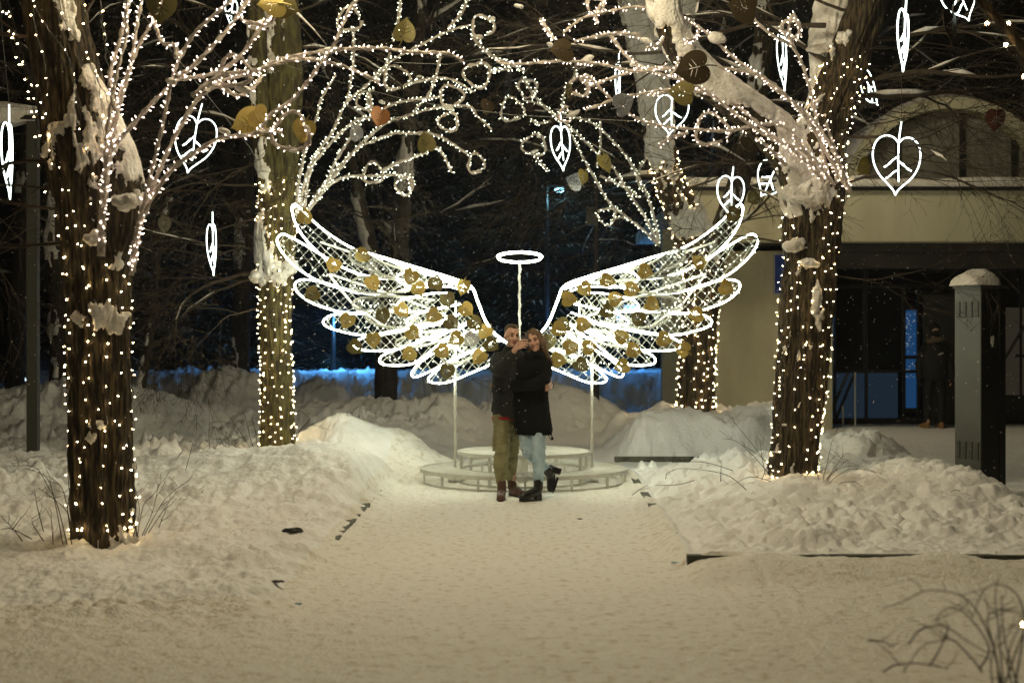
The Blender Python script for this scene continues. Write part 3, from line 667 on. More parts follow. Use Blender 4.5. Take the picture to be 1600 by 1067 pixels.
# ---------------------------------------------------------------- leaf ornaments
def leaf_outline(n=3):
    h = [(0, .36), (.10, .46), (.26, .48), (.41, .38), (.47, .19), (.44, -.02), (.33, -.21), (.17, -.36), (.05, -.47), (0, -.56)]
    c = [tuple(p) for p in crom(h, n)]
    return c + [(-x, z) for x, z in reversed(c[1:-1])]
def vein_polys():
    def bar(a, b, w0, w1):
        a, b = Vector(a), Vector(b); d = (b - a).normalized(); nn = Vector((-d.y, d.x))
        return [tuple(a + nn * w0), tuple(a - nn * w0), tuple(b - nn * w1), tuple(b + nn * w1)]
    v = [bar((0, .22), (0, -.34), .015, .006)]
    for s in (-1, 1):
        v.append(bar((s * .04, .13), (s * .25, .03), .012, .006)); v.append(bar((s * .04, -.01), (s * .24, -.12), .012, .006)); v.append(bar((s * .035, -.14), (s * .15, -.25), .010, .005))
    return v
def inside(p, poly):
    c = False; n = len(poly)
    for i in range(n):
        a, b = poly[i], poly[i - 1]
        if (a[1] > p[1]) != (b[1] > p[1]) and p[0] < (b[0] - a[0]) * (p[1] - a[1]) / (b[1] - a[1]) + a[0]: c = not c
    return c
def plate_mesh(name, th=.012):
    o = leaf_outline(); vp = vein_polys(); V = []; E = []
    for pl in [o] + vp:
        b = len(V); V += [Vector(p) for p in pl]; E += [(b + i, b + (i + 1) % len(pl)) for i in range(len(pl))]
    V += [Vector((x, z)) for x in (-.3, -.15, .15, .3) for z in (.25, .32)]
    v2, e2, f2, _, _, _ = delaunay_2d_cdt(V, E, [], 0, 1e-5)
    F = []
    for f in f2:
        c = sum((v2[i] for i in f), Vector((0, 0))) / len(f)
        if inside(c, o) and not any(inside(c, q) for q in vp): F.append(tuple(f))
    mb = MB(); n = len(v2)
    bend = lambda x, z: .22 * abs(x) ** 1.5 + .10 * z * z
    mb.v = [Vector((p.x, bend(p.x, p.y) - th / 2, p.y)) for p in v2] + [Vector((p.x, bend(p.x, p.y) + th / 2, p.y)) for p in v2]
    cnt = {}
    for f in F:
        for a, b in zip(f, f[1:] + f[:1]): cnt[(a, b)] = 1
    mb.f = [f for f in F] + [tuple(i + n for i in reversed(f)) for f in F] + [(b, a, a + n, b + n) for (a, b) in cnt if (b, a) not in cnt]
    b = len(mb.v); mb.tube([(0, -.0, .24), (.01, -.02, .40), (.05, -.03, .56), (.10, -.02, .68)], [.022, .022, .018, .02], 6)
    return mb.mesh(name)
LEAFM = plate_mesh('leaf')
_lm = {}
def plate(name, m, loc, size, roll=0, yaw=0, pitch=0, parent=None, label=None, cat=None, group=None):
    if m.name not in _lm:
        me = LEAFM.copy(); me.materials.append(m); _lm[m.name] = me
    o = bpy.data.objects.new(name, _lm[m.name]); scene.collection.objects.link(o)
    if parent is not None: o.parent = parent; o.matrix_parent_inverse = PARINV(parent)
    o.location = loc; o.rotation_mode = 'QUATERNION'
    o.rotation_quaternion = (Matrix.Rotation(yaw, 3, 'Z') @ Matrix.Rotation(pitch, 3, 'X') @ Matrix.Rotation(roll, 3, 'Y')).to_quaternion()
    o.scale = (size, size, size)
    return tag(o, label, cat, group)
GL = 'metal leaf ornaments hung from the branches'
for (px, py, d, s, roll, yaw, m, lab) in (
    (388, 192, 10.9, .26, 70, 20, 'gold', 'larger of the two overlapping gold leaves hanging left of the slim mossy tree'),
    (403, 184, 10.8, .20, -40, -30, 'gold', 'smaller gold leaf overlapping a larger one left of the slim mossy tree'),
    (475, 205, 10.9, .19, 10, 15, 'gold', 'greenish gold leaf hanging in front of the slim mossy trunk'),
    (557, 206, 15.8, .20, 150, 40, 'silver', 'silver leaf hanging right of the slim mossy tree'),
    (594, 183, 15.8, .24, 20, 25, 'orangeleaf', 'orange brown leaf hanging in the curls of light above the left wing'),
    (665, 222, 15.8, .24, 170, -20, 'olive', 'olive leaf in front of a curled light branch above the left wing'),
    (632, 47, 15.6, .27, 190, -10, 'olive', 'dark olive leaf at the top centre left, beside a light curl'),
    (762, 168, 15.9, .19, 20, 35, 'brownleaf', 'dim leaf lost in the dark above the halo'),
    (252, 12, 10.4, .24, 5, 20, 'olive', 'olive leaf cut by the top edge above the thick left tree'),
    (425, 6, 10.6, .22, 80, 30, 'gold', 'gold leaf at the top edge beside a snowy light branch'),
    (448, 12, 10.7, .20, -70, -10, 'olive', 'dark gold leaf at the top edge touching a brighter one'),
    (878, 78, 13.4, .25, 80, 25, 'brownleaf', 'dark brown leaf against the sky at the left end of the right hand branches'),
    (1082, 107, 13.2, .34, 75, 10, 'brownleaf', 'largest dark brown leaf, in front of the snowy bough'),
    (1064, 145, 13.5, .25, 100, -15, 'olive', 'olive leaf just below the largest dark brown one'),
    (976, 162, 13.6, .24, -120, 30, 'silver', 'silver leaf hanging among the right hand light branches'),
    (897, 283, 18.8, .26, 110, -30, 'silver', 'bright silver leaf above the right wing, beside a yellow one'),
    (912, 277, 18.7, .21, 20, 45, 'gold', 'gold leaf beside the bright silver leaf above the right wing'),
    (947, 255, 18.8, .27, -15, 40, 'gold', 'pale yellow gold leaf hanging highest over the right wing'),
    (890, 143, 13.7, .15, 10, 60, 'olive', 'small olive leaf inside a light curl right of the halo'),
    (1160, 12, 13.6, .30, 100, 10, 'brownleaf', 'dark leaf cut by the top edge right of the snowy bough'),
    (1172, 225, 15.5, .22, -30, 30, 'brownleaf', 'brown leaf under the snowy bough of the forked tree'),
    (1350, 262, 15.0, .23, 70, 40, 'gold', 'yellow leaf beside the forked trunk and the big glowing heart leaf'),
    (1488, 42, 13.8, .34, 0, 50, 'brownleaf', 'narrow brown leaf seen nearly edge on, high at the right'),
    (1556, 188, 14.8, .24, 0, 10, 'redleaf', 'dark red leaf in front of the arched roof'),
    (258, 352, 16.5, .20, 0, 50, 'brownleaf', 'dull leaf hidden in the twigs left of the slim tree'),
    (1177, 310, 20, .22, 60, 20, 'olive', 'olive leaf behind the glowing leaf over the right wing tip')):
    plate('leaf_ornament', M[m], W(px, py, d), s, R(roll), R(yaw), R(random.uniform(-15, 15)), None, lab, 'leaf ornament', GL)
GN = 'glowing leaf outlines hung in the trees'
def neon_leaf(px, py, d, w, h, roll, yaw, lab, sd=0, r=.011):
    """outline of bent light tube with a glowing rib; frost on the ribs"""
    t = empty('glowing_leaf', tuple(W(px, py, d)), lab, 'light ornament', GN); W_ = w * d / FPX; H_ = h * d / FPX
    mm = Matrix.Rotation(yaw, 3, 'Z') @ Matrix.Rotation(roll, 3, 'Y'); c = W(px, py, d); rnd = random.Random(sd)
    r = r * .58; T = lambda x, z, y=0: c + mm @ Vector((x * W_, y * W_ + .10 * W_ * abs(x), z * H_))
    mb = MB(); ol = leaf_outline(4); mb.tube([T(x, z) for x, z in ol], r, 6, closed=True); mb.build('outline', M['neonleaf'], t, smooth=True)
    mb = MB(); mb.tube([T(.03, .75), T(.01, .55), T(0, .38), T(.01, .1), T(.05, -.32)], [r * .9, r, r, r, r * .8], 6); mb.build('stem', M['neonleaf'], t, smooth=True)
    for (z0, x1, z1) in ((.12, -.24, -.08), (.05, .30, -.10), (-.12, -.2, -.28)):
        mb = MB(); P = [T(0, z0), T(x1 * .35, lerp(z0, z1, .3)), T(x1 * .7, lerp(z0, z1, .75)), T(x1, z1)]
        mb.tube([Vector(p) for p in crom(P, 4)], [r * rnd.uniform(.8, 1.6) for _ in range(13)], 6); mb.build('vein', M['neonleaf'], t, smooth=True)
    mb = MB(); mb.tube([T(.03, .75), T(.02, 1.6, .1), T(.0, 3.0, .2)], .003, 4); mb.build('hanging_wire', M['wire'], t)
neon_leaf(1402, 256, 14.0, 86, 88, R(4), R(12), 'largest glowing heart leaf, in front of the arched roof', 1, .0125)
neon_leaf(302, 224, 14.5, 76, 84, R(12), R(-15), 'tilted glowing heart leaf between the two left trees', 2, .0115)
neon_leaf(15, 248, 13.5, 80, 112, R(-3), R(97), 'glowing leaf seen edge on at the left edge', 3, .013)
neon_leaf(333, 388, 16.5, 52, 76, R(-4), R(85), 'narrow glowing leaf hanging low beside the slim mossy tree', 4, .012)
neon_leaf(878, 230, 18.4, 50, 66, R(-5), R(48), 'glowing leaf above the right wing, left of the silver one', 5, .015)
neon_leaf(967, 135, 19, 44, 72, R(0), R(76), 'thin upright glowing leaf high over the right wing', 6, .013)
neon_leaf(1048, 178, 19, 60, 60, R(5), R(-30), 'glowing leaf half hidden by the olive leaf under the snowy bough', 7, .013)
neon_leaf(1142, 305, 19, 48, 60, R(4), R(15), 'glowing leaf right above the upper tip of the right wing', 8, .016)
neon_leaf(1202, 282, 17.5, 58, 56, R(35), R(35), 'glowing leaf partly behind the forked trunk', 9, .013)
neon_leaf(1224, 95, 18, 46, 84, R(-8), R(60), 'glowing leaf high up left of the forked trunk', 10, .013)
neon_leaf(1360, 140, 17, 44, 60, R(-50), R(50), 'glowing leaf just right of the forked trunk', 11, .012)
neon_leaf(1413, 62, 13.2, 60, 92, R(8), R(58), 'glowing leaf seen edge on near the top right', 12, .015)
neon_leaf(1502, -2, 14, 76, 66, R(-25), R(25), 'glowing leaf cut by the top edge at the right', 13, .011)
neon_leaf(362, 18, 18, 30, 40, R(10), R(60), 'small glowing leaf at the top left behind the light branches', 14, .01)

# ---------------------------------------------------------------- the wings of light
WY = 16.4
F_ = [[(735,450),(700,436),(650,424),(600,404),(545,385),(500,355),(472,328),(461,320),(456,326),(462,350),(478,375),(500,397),(515,408),(540,420),(575,432),(620,437)],
 [(600,436),(560,428),(530,415),(505,400),(480,385),(455,371),(441,366),(433,374),(436,386),(447,402),(470,423),(500,440),(540,453),(580,459),(620,456),(660,446),(700,440)],
 [(560,458),(530,449),(500,440),(475,437),(463,441),(461,449),(468,460),(485,472),(505,480),(530,487),(560,490),(600,487),(640,484)],
 [(610,486),(570,487),(545,490),(520,492),(508,498),(505,504),(512,511),(530,517),(560,523),(600,522),(640,515),(690,505)],
 [(640,513),(600,520),(575,525),(557,533),(553,540),(562,546),(580,548),(610,547),(640,541),(665,531),(700,515)],
 [(700,515),(650,535),(620,546),(600,554),(593,562),(598,569),(620,571),(645,568),(665,555),(690,535),(715,520)],
 [(720,528),(690,545),(665,560),(650,573),(643,584),(650,589),(672,580),(700,565),(735,548)],
 [(745,545),(715,560),(690,573),(675,585),(669,593),(677,598),(700,597),(735,583),(765,570),(778,560)]]
S_ = [[(735,452),(700,440),(670,428),(640,424),(623,430),(620,437),(632,445),(655,449),(700,448),(725,455)],
 [(700,458),(678,458),(645,464),(627,469),(619,479),(626,485),(643,487),(670,486),(690,481),(720,475)],
 [(705,478),(686,483),(665,487),(649,492),(635,502),(639,507),(653,508),(678,506),(698,498),(720,490)],
 [(725,488),(710,494),(686,506),(664,511),(655,519),(659,526),(678,528),(702,518),(722,508),(740,498)],
 [(740,500),(727,508),(714,517),(702,526),(693,536),(699,541),(713,538),(725,528),(738,516),(750,508)],
 [(758,512),(745,518),(729,519),(718,529),(715,541),(722,550),(738,551),(757,543),(772,534),(785,533)]]
G_ = [[(640,424),(600,412),(570,394),(551,390),(546,398),(553,410),(580,424),(620,436),(655,440)],
 [(650,445),(620,438),(580,433),(556,436),(547,445),(553,455),(590,459),(640,455)],
 [(680,470),(650,466),(600,463),(563,467),(551,473),(556,482),(590,490),(650,487)],
 [(660,490),(620,484),(585,487),(570,495),(583,506),(620,513),(680,502)],
 [(700,515),(660,520),(630,528),(618,536),(630,544),(665,540),(700,528)],
 [(740,530),(705,545),(690,560),(702,569),(725,565),(752,552)]]
LEAD = [(560,392),(600,403),(650,418),(700,433),(735,447),(746,470),(758,500),(772,520),(792,536)]
leafL = [(476,337,0),(567,400,1),(521,415,0),(487,460,2),(542,502,1),(555,543,2),(583,532,0),(583,443,1),(598,494,2),(642,433,0),(654,452,0),(681,441,1),(723,449,0),(699,469,1),(729,484,1),(706,505,1),(743,505,2),(646,521,0),(677,494,0),(629,485,0),(691,549,0),(698,581,1),(639,553,0),(748,558,0),(768,539,2),(712,530,0),(757,519,0),(735,531,3)]
leafR = [(1148,335,1),(1092,408,0),(1136,450,0),(1087,492,0),(1020,476,0),(1009,424,1),(1039,530,0),(1066,545,0),(997,497,2),(950,487,2),(988,452,0),(962,466,0),(914,452,0),(890,467,0),(881,508,2),(874,515,0),(950,438,0),(912,507,0),(970,525,0),(991,547,0),(971,573,0),(908,571,1),(893,542,0),(859,533,1),(873,563,1),(921,542,0)]
def clip_line(p, d, poly):
    ts = []
    for i in range(len(poly)):
        a, b = poly[i - 1], poly[i]; e = (b[0] - a[0], b[1] - a[1]); den = d[0] * e[1] - d[1] * e[0]
        if abs(den) < 1e-9: continue
        w = (a[0] - p[0], a[1] - p[1]); t = (w[0] * e[1] - w[1] * e[0]) / den; u = (w[0] * d[1] - w[1] * d[0]) / den
        if 0 <= u < 1: ts.append(t)
    ts.sort(); return list(zip(ts[::2], ts[1::2]))
def wing(mirror, leaves, label, sd):
    rnd = random.Random(sd); X = (lambda x: 808.5 * 2 - x) if mirror else (lambda x: x)
    def P(x, y, dy=0):
        k = abs(x - 808.5) / 380
        return W(X(x), y, WY - .30 * k * k + dy)
    t = empty('light_wing', (W(711 if not mirror else 925, 727, 16.4).x, 16.4, .02), label, 'wing sculpture', 'pair of giant wings of light')
    net = MB(); stubs = []
    def net_in(loop, sp, dy, rr=.0026):
        poly = [tuple(q) for q in crom(loop, 4)]; cx = sum(p[0] for p in poly) / len(poly); cy = sum(p[1] for p in poly) / len(poly)
        for ang in (rnd.uniform(.75, .95), rnd.uniform(2.2, 2.45)):
            d = (math.cos(ang), math.sin(ang)); nn = (-d[1], d[0]); k = -200
            while k < 200:
                k += sp * rnd.uniform(.7, 1.35); dj = ang + rnd.uniform(-.13, .13); d2 = (math.cos(dj), math.sin(dj))
                for a, b in clip_line((cx + nn[0] * k, cy + nn[1] * k), d2, poly):
                    if b - a < 3: continue
                    pa = P(cx + nn[0] * k + d2[0] * a, cy + nn[1] * k + d2[1] * a, dy); pb = P(cx + nn[0] * k + d2[0] * b, cy + nn[1] * k + d2[1] * b, dy)
                    n = max(2, int((pb - pa).length / .09)); Q = [pa.lerp(pb, i / n) + Vector((rnd.uniform(-.006, .006), rnd.uniform(-.02, .02), rnd.uniform(-.006, .006))) for i in range(n + 1)]
                    net.tube(Q, rr, 4)
                    for q in Q[1:]:
                        if rnd.random() < .5: stubs.append((q, Vector((rnd.uniform(-1, 1), rnd.uniform(-.8, .4), rnd.uniform(-1, 1))).normalized()))
    i = 0
    for L in F_:
        mb = MB(); dy = -.03 * (i % 3); Q = [P(x, y, dy) for x, y in [tuple(q) for q in crom(L, 6)]]
        mb.tube(Q, .0092, 8); mb.build('feather', M['neon'], t, smooth=True); net_in(L, 10.5, dy + .02); i += 1
    for L in S_:
        mb = MB(); dy = -.10 - .03 * (i % 3); Q = [P(x, y, dy) for x, y in [tuple(q) for q in crom(L, 6)]]
        mb.tube(Q, .0085, 8); mb.build('feather', M['neon'], t, smooth=True); net_in(L, 7.2, dy + .02); i += 1
    mb = MB(); Q = [P(x, y, -.06) for x, y in [tuple(q) for q in crom(LEAD, 6)]]; mb.tube(Q, .0135, 8); mb.build('leading_edge', M['neon'], t, smooth=True)
    for L in G_:
        mb = MB(); Q = [P(x, y, -.07) for x, y in [tuple(q) for q in crom(L, 5)]]; mb.tube(Q, .010, 6); Q2 = [q + Vector((0, .03, .012)) for q in Q]; mb.tube(Q2, .007, 6)
        mb.build('unlit_feather', M['whitewire'], t, smooth=True); net_in(L, 7.5, -.05)
    net.build('light_net', M['whitewire'], t); bulbs(t, stubs, .030, .0050, M['netled'], 'led')
    mb = MB()
    for a, b in (((500,378),(546,394)), ((514,428),(550,474)), ((550,474),(600,510)), ((600,510),(640,515)), ((740,535),(712,500)), ((712,500),(640,470)), ((640,470),(514,428)), ((740,535),(650,530)), ((712,560),(712,470)), ((770,540),(700,580))):
        mb.tube([P(*a, .03), P(*b, .03)], .013, 6)
    mb.build('frame', M['whitemetal'], t)
    px = 711 if not mirror else 925; w = W(px, 727, 16.4); mb = MB()
    mb.tube([(w.x, 16.43, .0), (w.x, 16.43, 1.75)], .017, 10); mb.box((w.x, 16.43, .02), (.16, .16, .012)); mb.build('post', M['whitemetal'], t, smooth=False)
    mats = ['gold', 'gold', 'olive', 'silver']
    for (x, y, k) in leaves:
        xx = x if not mirror else 1617 - x; r_ = rnd.uniform(-70, 70) if not mirror else rnd.uniform(-110, -40)
        plate('leaf', M[mats[k]] if k != 1 else M['olive'] if rnd.random() < .35 else M['gold'], P(xx, y, -.24 - .05 * rnd.random()), .188, R(r_ if rnd.random() < .8 else r_ + 180), R(rnd.uniform(-28, 28)), R(rnd.uniform(-18, 18)), t)
    return t
wing(False, leafL, 'left giant wing of white light tubes with gold leaves, behind the man', 71)
wing(True, leafR, 'right giant wing of white light tubes with gold leaves, behind the woman', 72)
t = empty('halo', (W(811, 536, 16.4).x, 16.4, .36), 'thin ring of white light on a pole above the couple', 'halo sculpture')
c = W(812, 402, 16.4); mb = MB(); hr = .262
for dz, rr in ((.006, 1.0), (-.010, .96)):
    mb.tube([c + Vector((hr * rr * math.cos(a), hr * rr * math.sin(a), dz + .16 * hr * math.sin(a) * -1.0)) for a in [i * math.pi / 24 for i in range(48)]], .0075, 8, closed=True)
mb.build('ring', M['neon'], t, smooth=True)
mb = MB(); P_ = [Vector((c.x, 16.66 - .0 * i, .36 + (c.z - .02 - .36) * i / 60)) for i in range(61)]; mb.tube([p + Vector((0, -.0, 0)) for p in P_], .012, 8)
Q = [p + Vector((math.cos(i * 1.1), math.sin(i * 1.1), 0)) * .015 for i, p in enumerate(P_)]; mb.tube(Q, .008, 5); mb.build('pole', M['whitemetal'], t, smooth=True)

# ---------------------------------------------------------------- two tier round podium
pc = Vector((W(819, 731, 16.4).x, 16.4, 0)); t = empty('podium', tuple(pc), 'two tier round platform of white steel grating behind the couple', 'podium')
def ring(mb, r, z, h, w, n=72):
    for k in range(n):
        a0 = 2 * math.pi * k / n; a1 = 2 * math.pi * (k + 1) / n
        v = []
        for a in (a0, a1):
            for (rr, zz) in ((r, z), (r + w, z), (r + w, z + h), (r, z + h)): v.append(Vector((pc.x + rr * math.cos(a), pc.y + rr * math.sin(a), zz)))
        mb.add(v, [(0, 1, 5, 4), (1, 2, 6, 5), (2, 3, 7, 6), (3, 0, 4, 7)])
def grating(r0, r1, z, name):
    mb = MB(); r = r0 + .03
    while r < r1: mb.tube([(pc.x + r * math.cos(a), pc.y + r * math.sin(a), z + .003 * math.sin(a * 20 + r * 40)) for a in [i * math.pi / 36 for i in range(72)]], .004, 4, closed=True); r += .048
    for k in range(96):
        a = 2 * math.pi * k / 96; rs = r0 if r0 > .1 or k % 4 == 0 else .3
        mb.tube([(pc.x + rs * math.cos(a), pc.y + rs * math.sin(a), z + .004), (pc.x + r1 * math.cos(a), pc.y + r1 * math.sin(a), z + .004)], .004, 4)
    mb.build(name, M['whitemetal'], t)
grating(.02, .765, .352, 'upper_grating'); grating(.72, 1.185, .158, 'lower_grating')
mb = MB(); ring(mb, .765, .325, .04, .012); mb.build('upper_rim', M['whitemetal'], t)
mb = MB(); ring(mb, 1.185, .130, .042, .012); ring(mb, .705, .140, .03, .012); mb.build('lower_rim', M['whitemetal'], t)
mb = MB(); ring(mb, 1.14, .0, .022, .02); ring(mb, .72, .0, .022, .02); mb.build('base_ring', M['whitemetal'], t)
for k in range(14):
    a = 2 * math.pi * (k + .5) / 14; mb = MB(); mb.box((pc.x + 1.165 * math.cos(a), pc.y + 1.165 * math.sin(a), .06), (.022, .022, .15), a); mb.build('leg', M['whitemetal'], t)
for k in range(8):
    a = 2 * math.pi * (k + .3) / 8; mb = MB(); mb.box((pc.x + .74 * math.cos(a), pc.y + .74 * math.sin(a), .16), (.03, .03, .34), a); mb.build('leg', M['whitemetal'], t)
mb = MB(); mb.tube([(pc.x - .02, pc.y, 0), (pc.x - .02, pc.y, .35)], .06, 16); mb.build('central_post', M['whitemetal'], t)

# ---------------------------------------------------------------- the building on the right
bd = empty('building', (9, 27, 0), 'concrete pavilion with arched roof vault and dark glazed front', 'building')
def bx(name, x0, x1, y0, y1, z0, z1, m, parent=bd):
    mb = MB(); mb.box(((x0 + x1) / 2, (y0 + y1) / 2, (z0 + z1) / 2), (x1 - x0, y1 - y0, z1 - z0)); return mb.build(name, m, parent)
M['glass'] = mat('dark_glass', (.012, .014, .018), .12, spec=.8)
M['shop'] = mat('shop_dark', (.03, .03, .028), .6, col2=(.06, .055, .05), scale=2)
M['bluelit'] = emis('blue_lit_pane', (.03, .14, .38), .28); M['wallglow'] = emis('blue_wall_glow', (.045, .085, .14), .20)
M['warmpane'] = emis('warm_pane', (.5, .42, .28), .045)
fx0 = W(1068, 300, 26).x
bx('fascia', fx0, 22, 25.8, 26.3, 3.52, 4.36, M['concrete']); bx('drip_edge', fx0 - .03, 22, 25.75, 26.35, 4.362, 4.43, M['darkmetal']); bx('lower_lip', fx0 + .02, 22, 25.76, 26.2, 3.44, 3.517, M['concrete'])
bx('soffit', fx0 + .1, 22, 26.32, 32, 3.30, 3.50, M['shop']); bx('roof', fx0, 22, 26.36, 36, 4.1, 4.36, M['concrete'])
bx('beam', 5.9, 22, 26.6, 26.9, 3.0, 3.296, M['shop'])
bx('pillar', W(1113, 0, 26.4).x, W(1299, 0, 26.4).x, 26.32, 27.3, -.1, 3.40, M['concrete'])
bx('side_wall', W(1035, 0, 30).x, W(1110, 0, 30).x, 30, 30.3, -.1, 4.0, M['concrete'])
bx('back_wall', 5.9, 22, 31.5, 31.7, -.1, 3.3, M['shop'])
# glazed front
y0 = 28.2
gx = [W(p, 0, y0).x for p in (1299, 1412, 1434, 1494, 1572, 1700)]
bx('window', gx[0], gx[1], y0, y0 + .03, 1.05, 3.28, M['glass']); bx('lower_panel', gx[0], W(1402, 0, y0).x, y0 - .03, y0 + .06, .12, 1.02, M['wallglow'])  # lower wall: the blue light on it is put in as a glow
dr = bx('door', gx[1], gx[2], y0 + .02, y0 + .05, .3, 2.25, M['bluelit'])
mb = MB()
for x in (gx[1], gx[2]): mb.box((x, y0, 1.35), (.05, .12, 2.7))
for z in (1.32, .28, 2.3): mb.box(((gx[1] + gx[2]) / 2, y0, z), (gx[2] - gx[1] - .052, .10, .07))
mb.build('door_frame', M['darkmetal'], dr)
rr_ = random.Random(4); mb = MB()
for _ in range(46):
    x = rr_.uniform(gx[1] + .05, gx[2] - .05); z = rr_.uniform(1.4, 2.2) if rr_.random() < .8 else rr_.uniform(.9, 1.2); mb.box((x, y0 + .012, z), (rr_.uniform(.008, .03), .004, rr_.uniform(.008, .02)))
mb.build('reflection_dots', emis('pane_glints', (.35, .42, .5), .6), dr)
bx('dark_panel', gx[2] + .03, gx[3] + .4, y0 - .3, y0 - .25, .0, 2.55, mat('panel', (.035, .034, .03), .5))
bx('display_window', gx[4] - .1, gx[5], y0 - .1, y0, .35, 2.3, M['warmpane'])
mb = MB()
for x in (gx[0] + .05, W(1352, 0, y0).x, gx[4] - .12, W(1592, 0, y0).x, W(1640, 0, y0).x): mb.box((x, y0 - .06, 1.6), (.05, .1, 3.3))
for z in (1.04, 2.72): mb.box((7.0, y0 - .055, z), (2.8, .08, .06))
mb.tube([W(1570, 560, y0 - .2), W(1600, 510, y0 - .2)], .03, 6); mb.box((11, y0 - .2, 1.35), (2.2, .05, .06)); mb.box((11.0, y0 - .2, .33), (2.6, .05, .5))
mb.build('mullions', M['darkmetal'], bd)
bx('plinth', 5.95, 22, y0 - .08, y0 + .4, -.1, .115, M['darkmetal'])
# vault
vc = Vector((W(1487, 320, 29).x, 29, 4.36)); r1 = 2.27; r0 = 2.02; mb = MB(); n = 40
def arc(rr, y, th): return Vector((vc.x + rr * math.cos(th), y, vc.z + rr * math.sin(th)))
v = []; f = []
for i in range(n + 1):
    th = math.pi * i / n
    v += [arc(r1, 29, th), arc(r0, 29, th), arc(r1, 36, th), arc(r0, 36, th)]
    if i < n: a = i * 4; f += [(a, a + 1, a + 5, a + 4), (a, a + 4, a + 6, a + 2), (a + 1, a + 3, a + 7, a + 5), (a + 2, a + 6, a + 7, a + 3)]
mb.add(v, f); vt = mb.build('vault', M['concrete'], bd)
mb = MB(); k = -2.0
while k < 2.0:
    hh = math.sqrt(max(0, 2.0 ** 2 - (abs(k) + .04) ** 2)); 
    if hh > .1: mb.box((vc.x + k + .04, 29.45 + .02 * (int(k * 12) % 2), vc.z + hh / 2), (.078, .04, hh))
    k += .08
mb.build('vault_panel', mat('grey_slats', (.20, .20, .17), .8, col2=(.26, .26, .22), scale=3), bd)
mb = MB()
for x in (-1.0, .33, 1.4): hh = math.sqrt(2.0 ** 2 - x * x); mb.box((vc.x + x, 29.38, vc.z + hh / 2), (.10, .06, hh))
mb.build('vault_mullion', M['darkmetal'], bd)
# snow on the roof edge and on the vault
nx, ny = 420, 16; xs = np.linspace(fx0 - .05, 21, nx); yy = np.concatenate([[25.74, 25.72], np.linspace(25.76, 27.6, ny - 3), [27.6]])
Xg, Yg = np.meshgrid(xs, yy, indexing='xy'); Zt = 4.432 + .10 + .14 * fbm(Xg * .9, Yg * .9, oct=4, seed=80); Zt = Zt - .05 * sm(Yg, 25.95, 25.72)
Zt[0, :] = 4.432; Zt[-1, :] = 4.36
grid_mesh('roof_snow', np.stack([Xg, Yg, Zt], -1), M['snowclump'], parent=bd)
th = np.linspace(.12, math.pi - .12, 80); yv = np.linspace(28.97, 33, 20); TH, YV = np.meshgrid(th, yv, indexing='xy'); rv = r1 + .03 + .07 * fbm(TH * 3, YV, oct=3, seed=81) * np.sin(TH)
rv[0, :] = r1 - .01
grid_mesh('vault_snow', np.stack([vc.x + rv * np.cos(TH), YV, vc.z + rv * np.sin(TH)], -1), M['snowclump'], parent=bd)
mb = MB(); c = W(1231, 426, 25.7); mb.box((c.x, 26.27, c.z), (.30, .05, .74)); s_ = mb.build('wall_sign', mat('blue_enamel', (.02, .06, .35), .35), None)
tag(s_, 'blue sign board on the pale pillar, half behind the forked trunk', 'sign')
mb = MB(); fc = .012
for dx, dz, sx, sz in ((0, .36, .30, fc), (0, -.36, .30, fc), (-.145, 0, fc, .70), (.145, 0, fc, .70)): mb.box((c.x + dx, 26.238, c.z + dz), (sx, .012, sz))
mb.build('border', mat('sign_white', (.6, .62, .66), .4), s_)
# handrail
t = empty('handrail', tuple(W(1336, 660, 27.4)), 'pair of slanting steel handrails with thin posts by the shop steps', 'handrail')
for px, top in ((1317, 634), (1336, 582)):
    mb = MB(); mb.tube([W(px, 668, 27.4), W(px, top, 27.4)], .018, 8); mb.build('post', M['whitemetal'], t)
for k, (a, b) in enumerate((((1325, 582), (1300, 640)), ((1336, 582), (1306, 655)))):
    mb = MB(); mb.tube([W(*a, 27.3 + k * .5), W(*b, 27.3 + k * .5)], .03, 8); mb.build('rail', M['darkmetal'], t)

# ---------------------------------------------------------------- utility cabinet
t = empty('utility_cabinet', tuple(W(1531, 785, 14.35)), 'tall grey steel cabinet column with vents, capped with snow', 'cabinet')
bc = W(1531, 600, 14.55); zt = 2.16; s = .345; A45 = R(28); rm = Matrix.Rotation(A45, 3, 'Z')
M['cab'] = mat('cabinet_paint', (.062, .065, .056), .42, .35, col2=(.08, .083, .07), scale=3, bump=.1, bscale=120); M['cabshade'] = mat('cabinet_shade', (.016, .016, .015), .4, .3)
C0 = Vector((bc.x, bc.y, 0))
def loc(u, v_, z): return C0 + rm @ Vector((u, v_, 0)) + Vector((0, 0, z))
mb = MB(); mb.box(loc(0, 0, (zt - .1) / 2), (s, s, zt + .1), A45); body = mb.build('body', M['cab'], t)
mb = MB(); mb.box(loc(s / 2 + .004, 0, zt / 2 + .0), (.012, s - .03, zt - .06), A45); 
